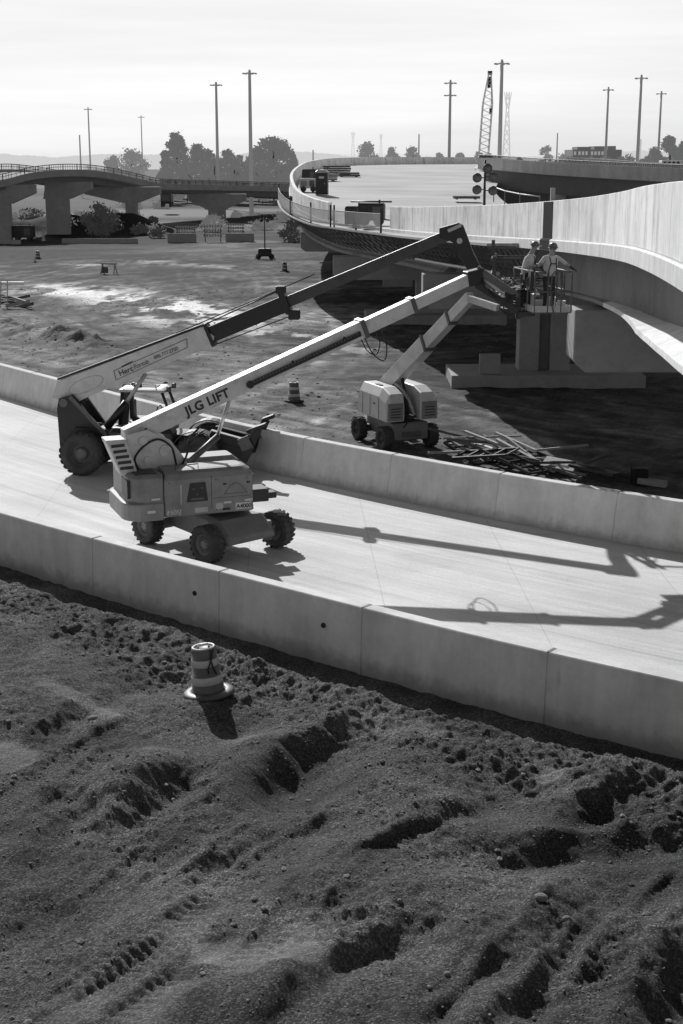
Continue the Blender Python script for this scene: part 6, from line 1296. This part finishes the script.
def stack(label, px, py, Y, L_, rows, cols_, rz, m='timber_dark'):
    a = at(px, py, Y); root = thing('timber_stack', label, 'timber stack', (a.x, Y, deck_z(Y)), rz); b = MB()
    for r_ in range(rows):
        for c in range(cols_): b.box((random.uniform(-.1, .1), (c - cols_ / 2) * .32, .2 + r_ * .26), (L_ * random.uniform(.9, 1), .28, .22))
    b.build('timbers', M[m], root); b = MB()
    for x in (-L_ * .35, L_ * .35): b.box((x, -.1, .05), (.12, cols_ * .34, .1))
    b.build('bearers', M['timber'], root)
stack('long dark timber stack far back on the deck, left one', 336, 166, 186, 3.2, 5, 5, .5); stack('low dark timber stack far back on the deck, right one', 349, 167, 182, 2.6, 2, 6, .1); stack('pale low timber stack behind the portable toilet', 322, 170, 168, 3.6, 3, 5, .2, 'timber')
stack('flat dark timber stack beside the lamp tower on the deck', 466, 187, 132, 2.4, 1, 5, 0)
# white pickup on the deck behind the lamp tower
a = at(484.5, 165, 205); tk = thing('pickup_truck', 'white pickup truck parked on the far deck behind the lamp tower', 'pickup truck', (a.x, 205, deck_z(205)), R(95))
MB().loft([[V((x, -.92, z0)), V((x, .92, z0)), V((x, .95, z1 - .1)), V((x, .85, z1)), V((x, -.85, z1)), V((x, -.95, z1 - .1))] for x, z0, z1 in ((-2.7, .5, 1.1), (-2.6, .45, 1.15), (1.2, .45, 1.15), (2.5, .45, 1.05), (2.7, .5, .85))]).build('body', M['white'], tk, bevel=.04)
MB().loft([rrect(-.9, 1.2, -.88, .88, .1, 1.12), rrect(-.75, .7, -.75, .75, .12, 1.72), rrect(-.65, .55, -.65, .65, .12, 1.80)]).build('cab', M['white'], tk); MB().loft([rrect(-.95, 1.22, -.84, .84, .1, 1.2), rrect(-.80, .76, -.71, .71, .12, 1.66)]).build('windows', M['glass'], tk)
for x in (-1.75, 1.75):
    for y in (-.82, .82): MB().cyl((x, y - .12, .40), (x, y + .12, .40), .40).build('wheel', M['rubber'], tk)
# safety rope along the open deck edge with stanchions
b = MB(); pts = [at(494, 187, 128), at(505, 191, 122), at(520, 194, 116), at(540, 196.5, 108)]
root = thing('safety_line', 'sagging safety rope along the open right edge of the deck', 'rope'); MB().tube(pts, .05, 5).build('rope', M['steel_light'], root)
for p in pts[::1]: MB().beam(p - V((0, 0, 1.3)), p + V((0, 0, .1)), .08, .08).build('stanchion', M['steel_mid'], root)
settle(root)

# ------------------------------------------------------------------ dumper under the far overpass
q = at(167, 207, 300); tk = thing('dump_truck', 'dark dump truck seen from behind, far under the old overpass', 'dump truck', (q.x, 300, gz(q.x, 300)), 0); zz = q.z - tk.location.z
MB().loft([rrect(-1.05, 1.05, -2, 2, .1, z) for z in (1.0 + zz, 3.0 + zz)]).build('tipper_body', M['steel_dark'], tk); MB().box((0, -2.03, 1.9 + zz), (1.7, .05, 1.3)).build('tailgate', M['steel_mid'], tk)
for x in (-.85, .85): MB().cyl((x - .22, -1.2, .5 + zz), (x + .22, -1.2, .5 + zz), .5).build('wheel', M['rubber'], tk); MB().cyl((x - .22, 1.8, .5 + zz), (x + .22, 1.8, .5 + zz), .5).build('wheel', M['rubber'], tk)
MB().box((0, 2.6, 1.9 + zz), (2.0, 1.4, 2.0)).build('cab', M['orange'], tk, bevel=.1); MB().box((0, .5, .85 + zz), (1.0, 5.2, .3)).build('chassis', M['black'], tk)

# ------------------------------------------------------------------ scrap formwork behind the far barrier
random.seed(5)
SG = 'scrap formwork and steel in the heap behind the far barrier'
def scrap(px, py, L_, w_, h_, yaw, pitch, m, name, label, lift=.1):
    q = on_g(px, py); b = MB(); b.box((0, 0, 0), (L_, w_, h_))
    if name == 'steel_frame':
        b = MB()
        for y in (-.45, .45): b.box((0, y, 0), (L_, .09, .09))
        for k in range(5): b.box((-L_ / 2 + L_ * k / 4, 0, .0), (.07, .84, .07))
    o = b.build(name, M[m]); o.location = (q.x, q.y, q.z + lift); o.rotation_euler = (random.uniform(-.15, .15), pitch, yaw); tag(o, label, 'scrap', SG)
for i in range(26):
    t = random.random(); px = 452 + 112 * t + random.uniform(-6, 6); py = 452 + 20 * t + random.uniform(-5, 6)
    scrap(px, py, random.uniform(1.6, 3.4), random.uniform(.07, .14), random.uniform(.06, .12), R(random.choice((-62, -55, -70, -66, 12, -20)) + random.uniform(-9, 9)), random.uniform(-.12, .28), random.choice(('timber', 'steel_light', 'timber', 'steel_mid')), 'scrap_bar', 'thin scrap bar lying in the formwork heap behind the far barrier', .15 + .65 * random.random() * (1 - abs(t - .45)))
for i, (px, py) in enumerate(((470, 458), (500, 462), (530, 462), (545, 474), (515, 474), (485, 468))): scrap(px, py, 2.4, .1, .1, R(-64 + 12 * (i % 3)), .18 * (-1) ** i, 'steel_dark', 'steel_frame', 'dark ladder-like steel frame in the formwork heap', .25 + .06 * i)
for px, py, L_, w_, yw, pt, m, lab in ((566, 474, 1.7, 1.1, -20, .12, 'timber', 'pale plywood panel lying at the right of the heap'), (588, 470, 1.9, 1.1, -38, -.5, 'timber_dark', 'dark panel tilted up at the right end of the heap'), (594, 478, 1.7, .9, -30, .1, 'steel_dark', 'dark flat panel at the far right of the heap')): scrap(px, py, L_, w_, .10, R(yw), pt, m, 'panel', lab, .3)
q = on_g(639, 484); o = MB().box((0, 0, .3), (.55, .5, .62)).build('crate', M['black'], bevel=.03); o.location = (q.x, q.y, q.z - .02); tag(o, 'dark crate in the bridge shadow behind the barrier', 'crate'); q = on_g(652, 486); o = MB().box((0, 0, .12), (1.0, .35, .2)).build('timber_beam', M['timber']); o.location = (q.x, q.y, q.z + .02); o.rotation_euler = (0, .08, R(-25)); tag(o, 'short pale timber beam beside the dark crate', 'beam')
# form panel and block leaning at the pier footing
q = on_g(488, 376); o = MB().box((0, 0, .5), (1.05, .2, 1.0)).build('form_panel', M['pier'], bevel=.02); o.location = (at(489.5, 370, 71).x, 71.0, gz(q.x, 70) + .66); tag(o, 'grey form panel standing on the pier footing', 'panel')
# heap of debris at the left edge
q = on_g(4, 289); o = MB().box((0, 0, .15), (3.6, .35, .26)).build('concrete_beam', M['white']); o.location = (q.x, q.y, q.z + .35); tag(o, 'white concrete beam lying at the left edge of the site', 'beam')
for k, (px, py, L_, yw, m) in enumerate(((8, 300, 2.2, 70, 'timber_dark'), (14, 303, 2.6, 20, 'timber_dark'), (22, 306, 1.8, -30, 'timber'), (26, 308, 2.2, -50, 'timber_dark'), (2, 304, 3.0, 5, 'timber_dark'), (18, 309, 2.0, -15, 'timber'))):
    q = on_g(px, py); b = MB().box((0, 0, 0), (L_, .25, .22)); o = b.build('timber_beam', M[m]); o.location = (q.x, q.y, q.z + .2 + .1 * (k % 3)); o.rotation_euler = (0, .2 * (-1) ** k, R(yw)); tag(o, 'timber beam in the debris heap at the left edge', 'beam', 'timbers in the debris heap at the left edge')
q = on_g(4, 308); root = thing('ladder', 'pale ladder leaning on the debris heap at the left edge', 'ladder', (q.x, q.y, q.z), R(15))
for x in (-.25, .25): MB().beam((x, 0, 0), (x + .15, .8, 2.0), .07, .07).build('rail', M['steel_light'], root)
for k in range(6): t = (k + .5) / 6; MB().beam((-.25 + .15 * t, .8 * t, 2 * t), (.25 + .15 * t, .8 * t, 2 * t), .05, .05).build('rung', M['steel_light'], root)
q = on_g(109, 274); root = thing('sawhorse', 'small wooden sawhorse on the dirt near the pale patch', 'sawhorse', (q.x, q.y, q.z), R(-15)); MB().box((0, 0, 1.0), (1.7, .14, .16)).build('top_beam', M['timber'], root)
for x in (-.7, .7):
    for y in (-.4, .4): MB().beam((x, y, 0), (x * .9, 0, .98), .09, .09).build('leg', M['timber'], root)
MB().box((-.35, -.18, .40), (.7, .05, .6)).build('board', M['timber_dark'], root)
q = on_g(24, 240); g_ = generator('dark parked roller of a site machine in the shade under the overpass', (q.x, q.y, q.z), 3.0, 1.6, 2.0); 
g_['label'] = 'dark boxy compressor in the shade under the overpass, left'
q = on_g(43.5, 241); o = MB().lathe([(.35, 0), (.3, .1), (.16, .5), (.17, 1.3), (.12, 1.6), (.001, 1.65)], (0, 0, 0), (0, 0, 1), 12).build('bollard', M['steel_light']); o.location = tuple(q); tag(o, 'pale bollard beside the dark compressor under the overpass', 'bollard')
q = on_g(35, 262); root = thing('marker_post', 'thin white marker post on the dirt at left', 'marker', tuple(q)); MB().cyl((0, 0, 0), (0, 0, 1.25), .06).build('post', M['white'], root); MB().lathe([(.2, 0), (.2, .06), (.07, .1), (.07, 0)], (0, 0, 0), (0, 0, 1), 12).build('base', M['rubber'], root)
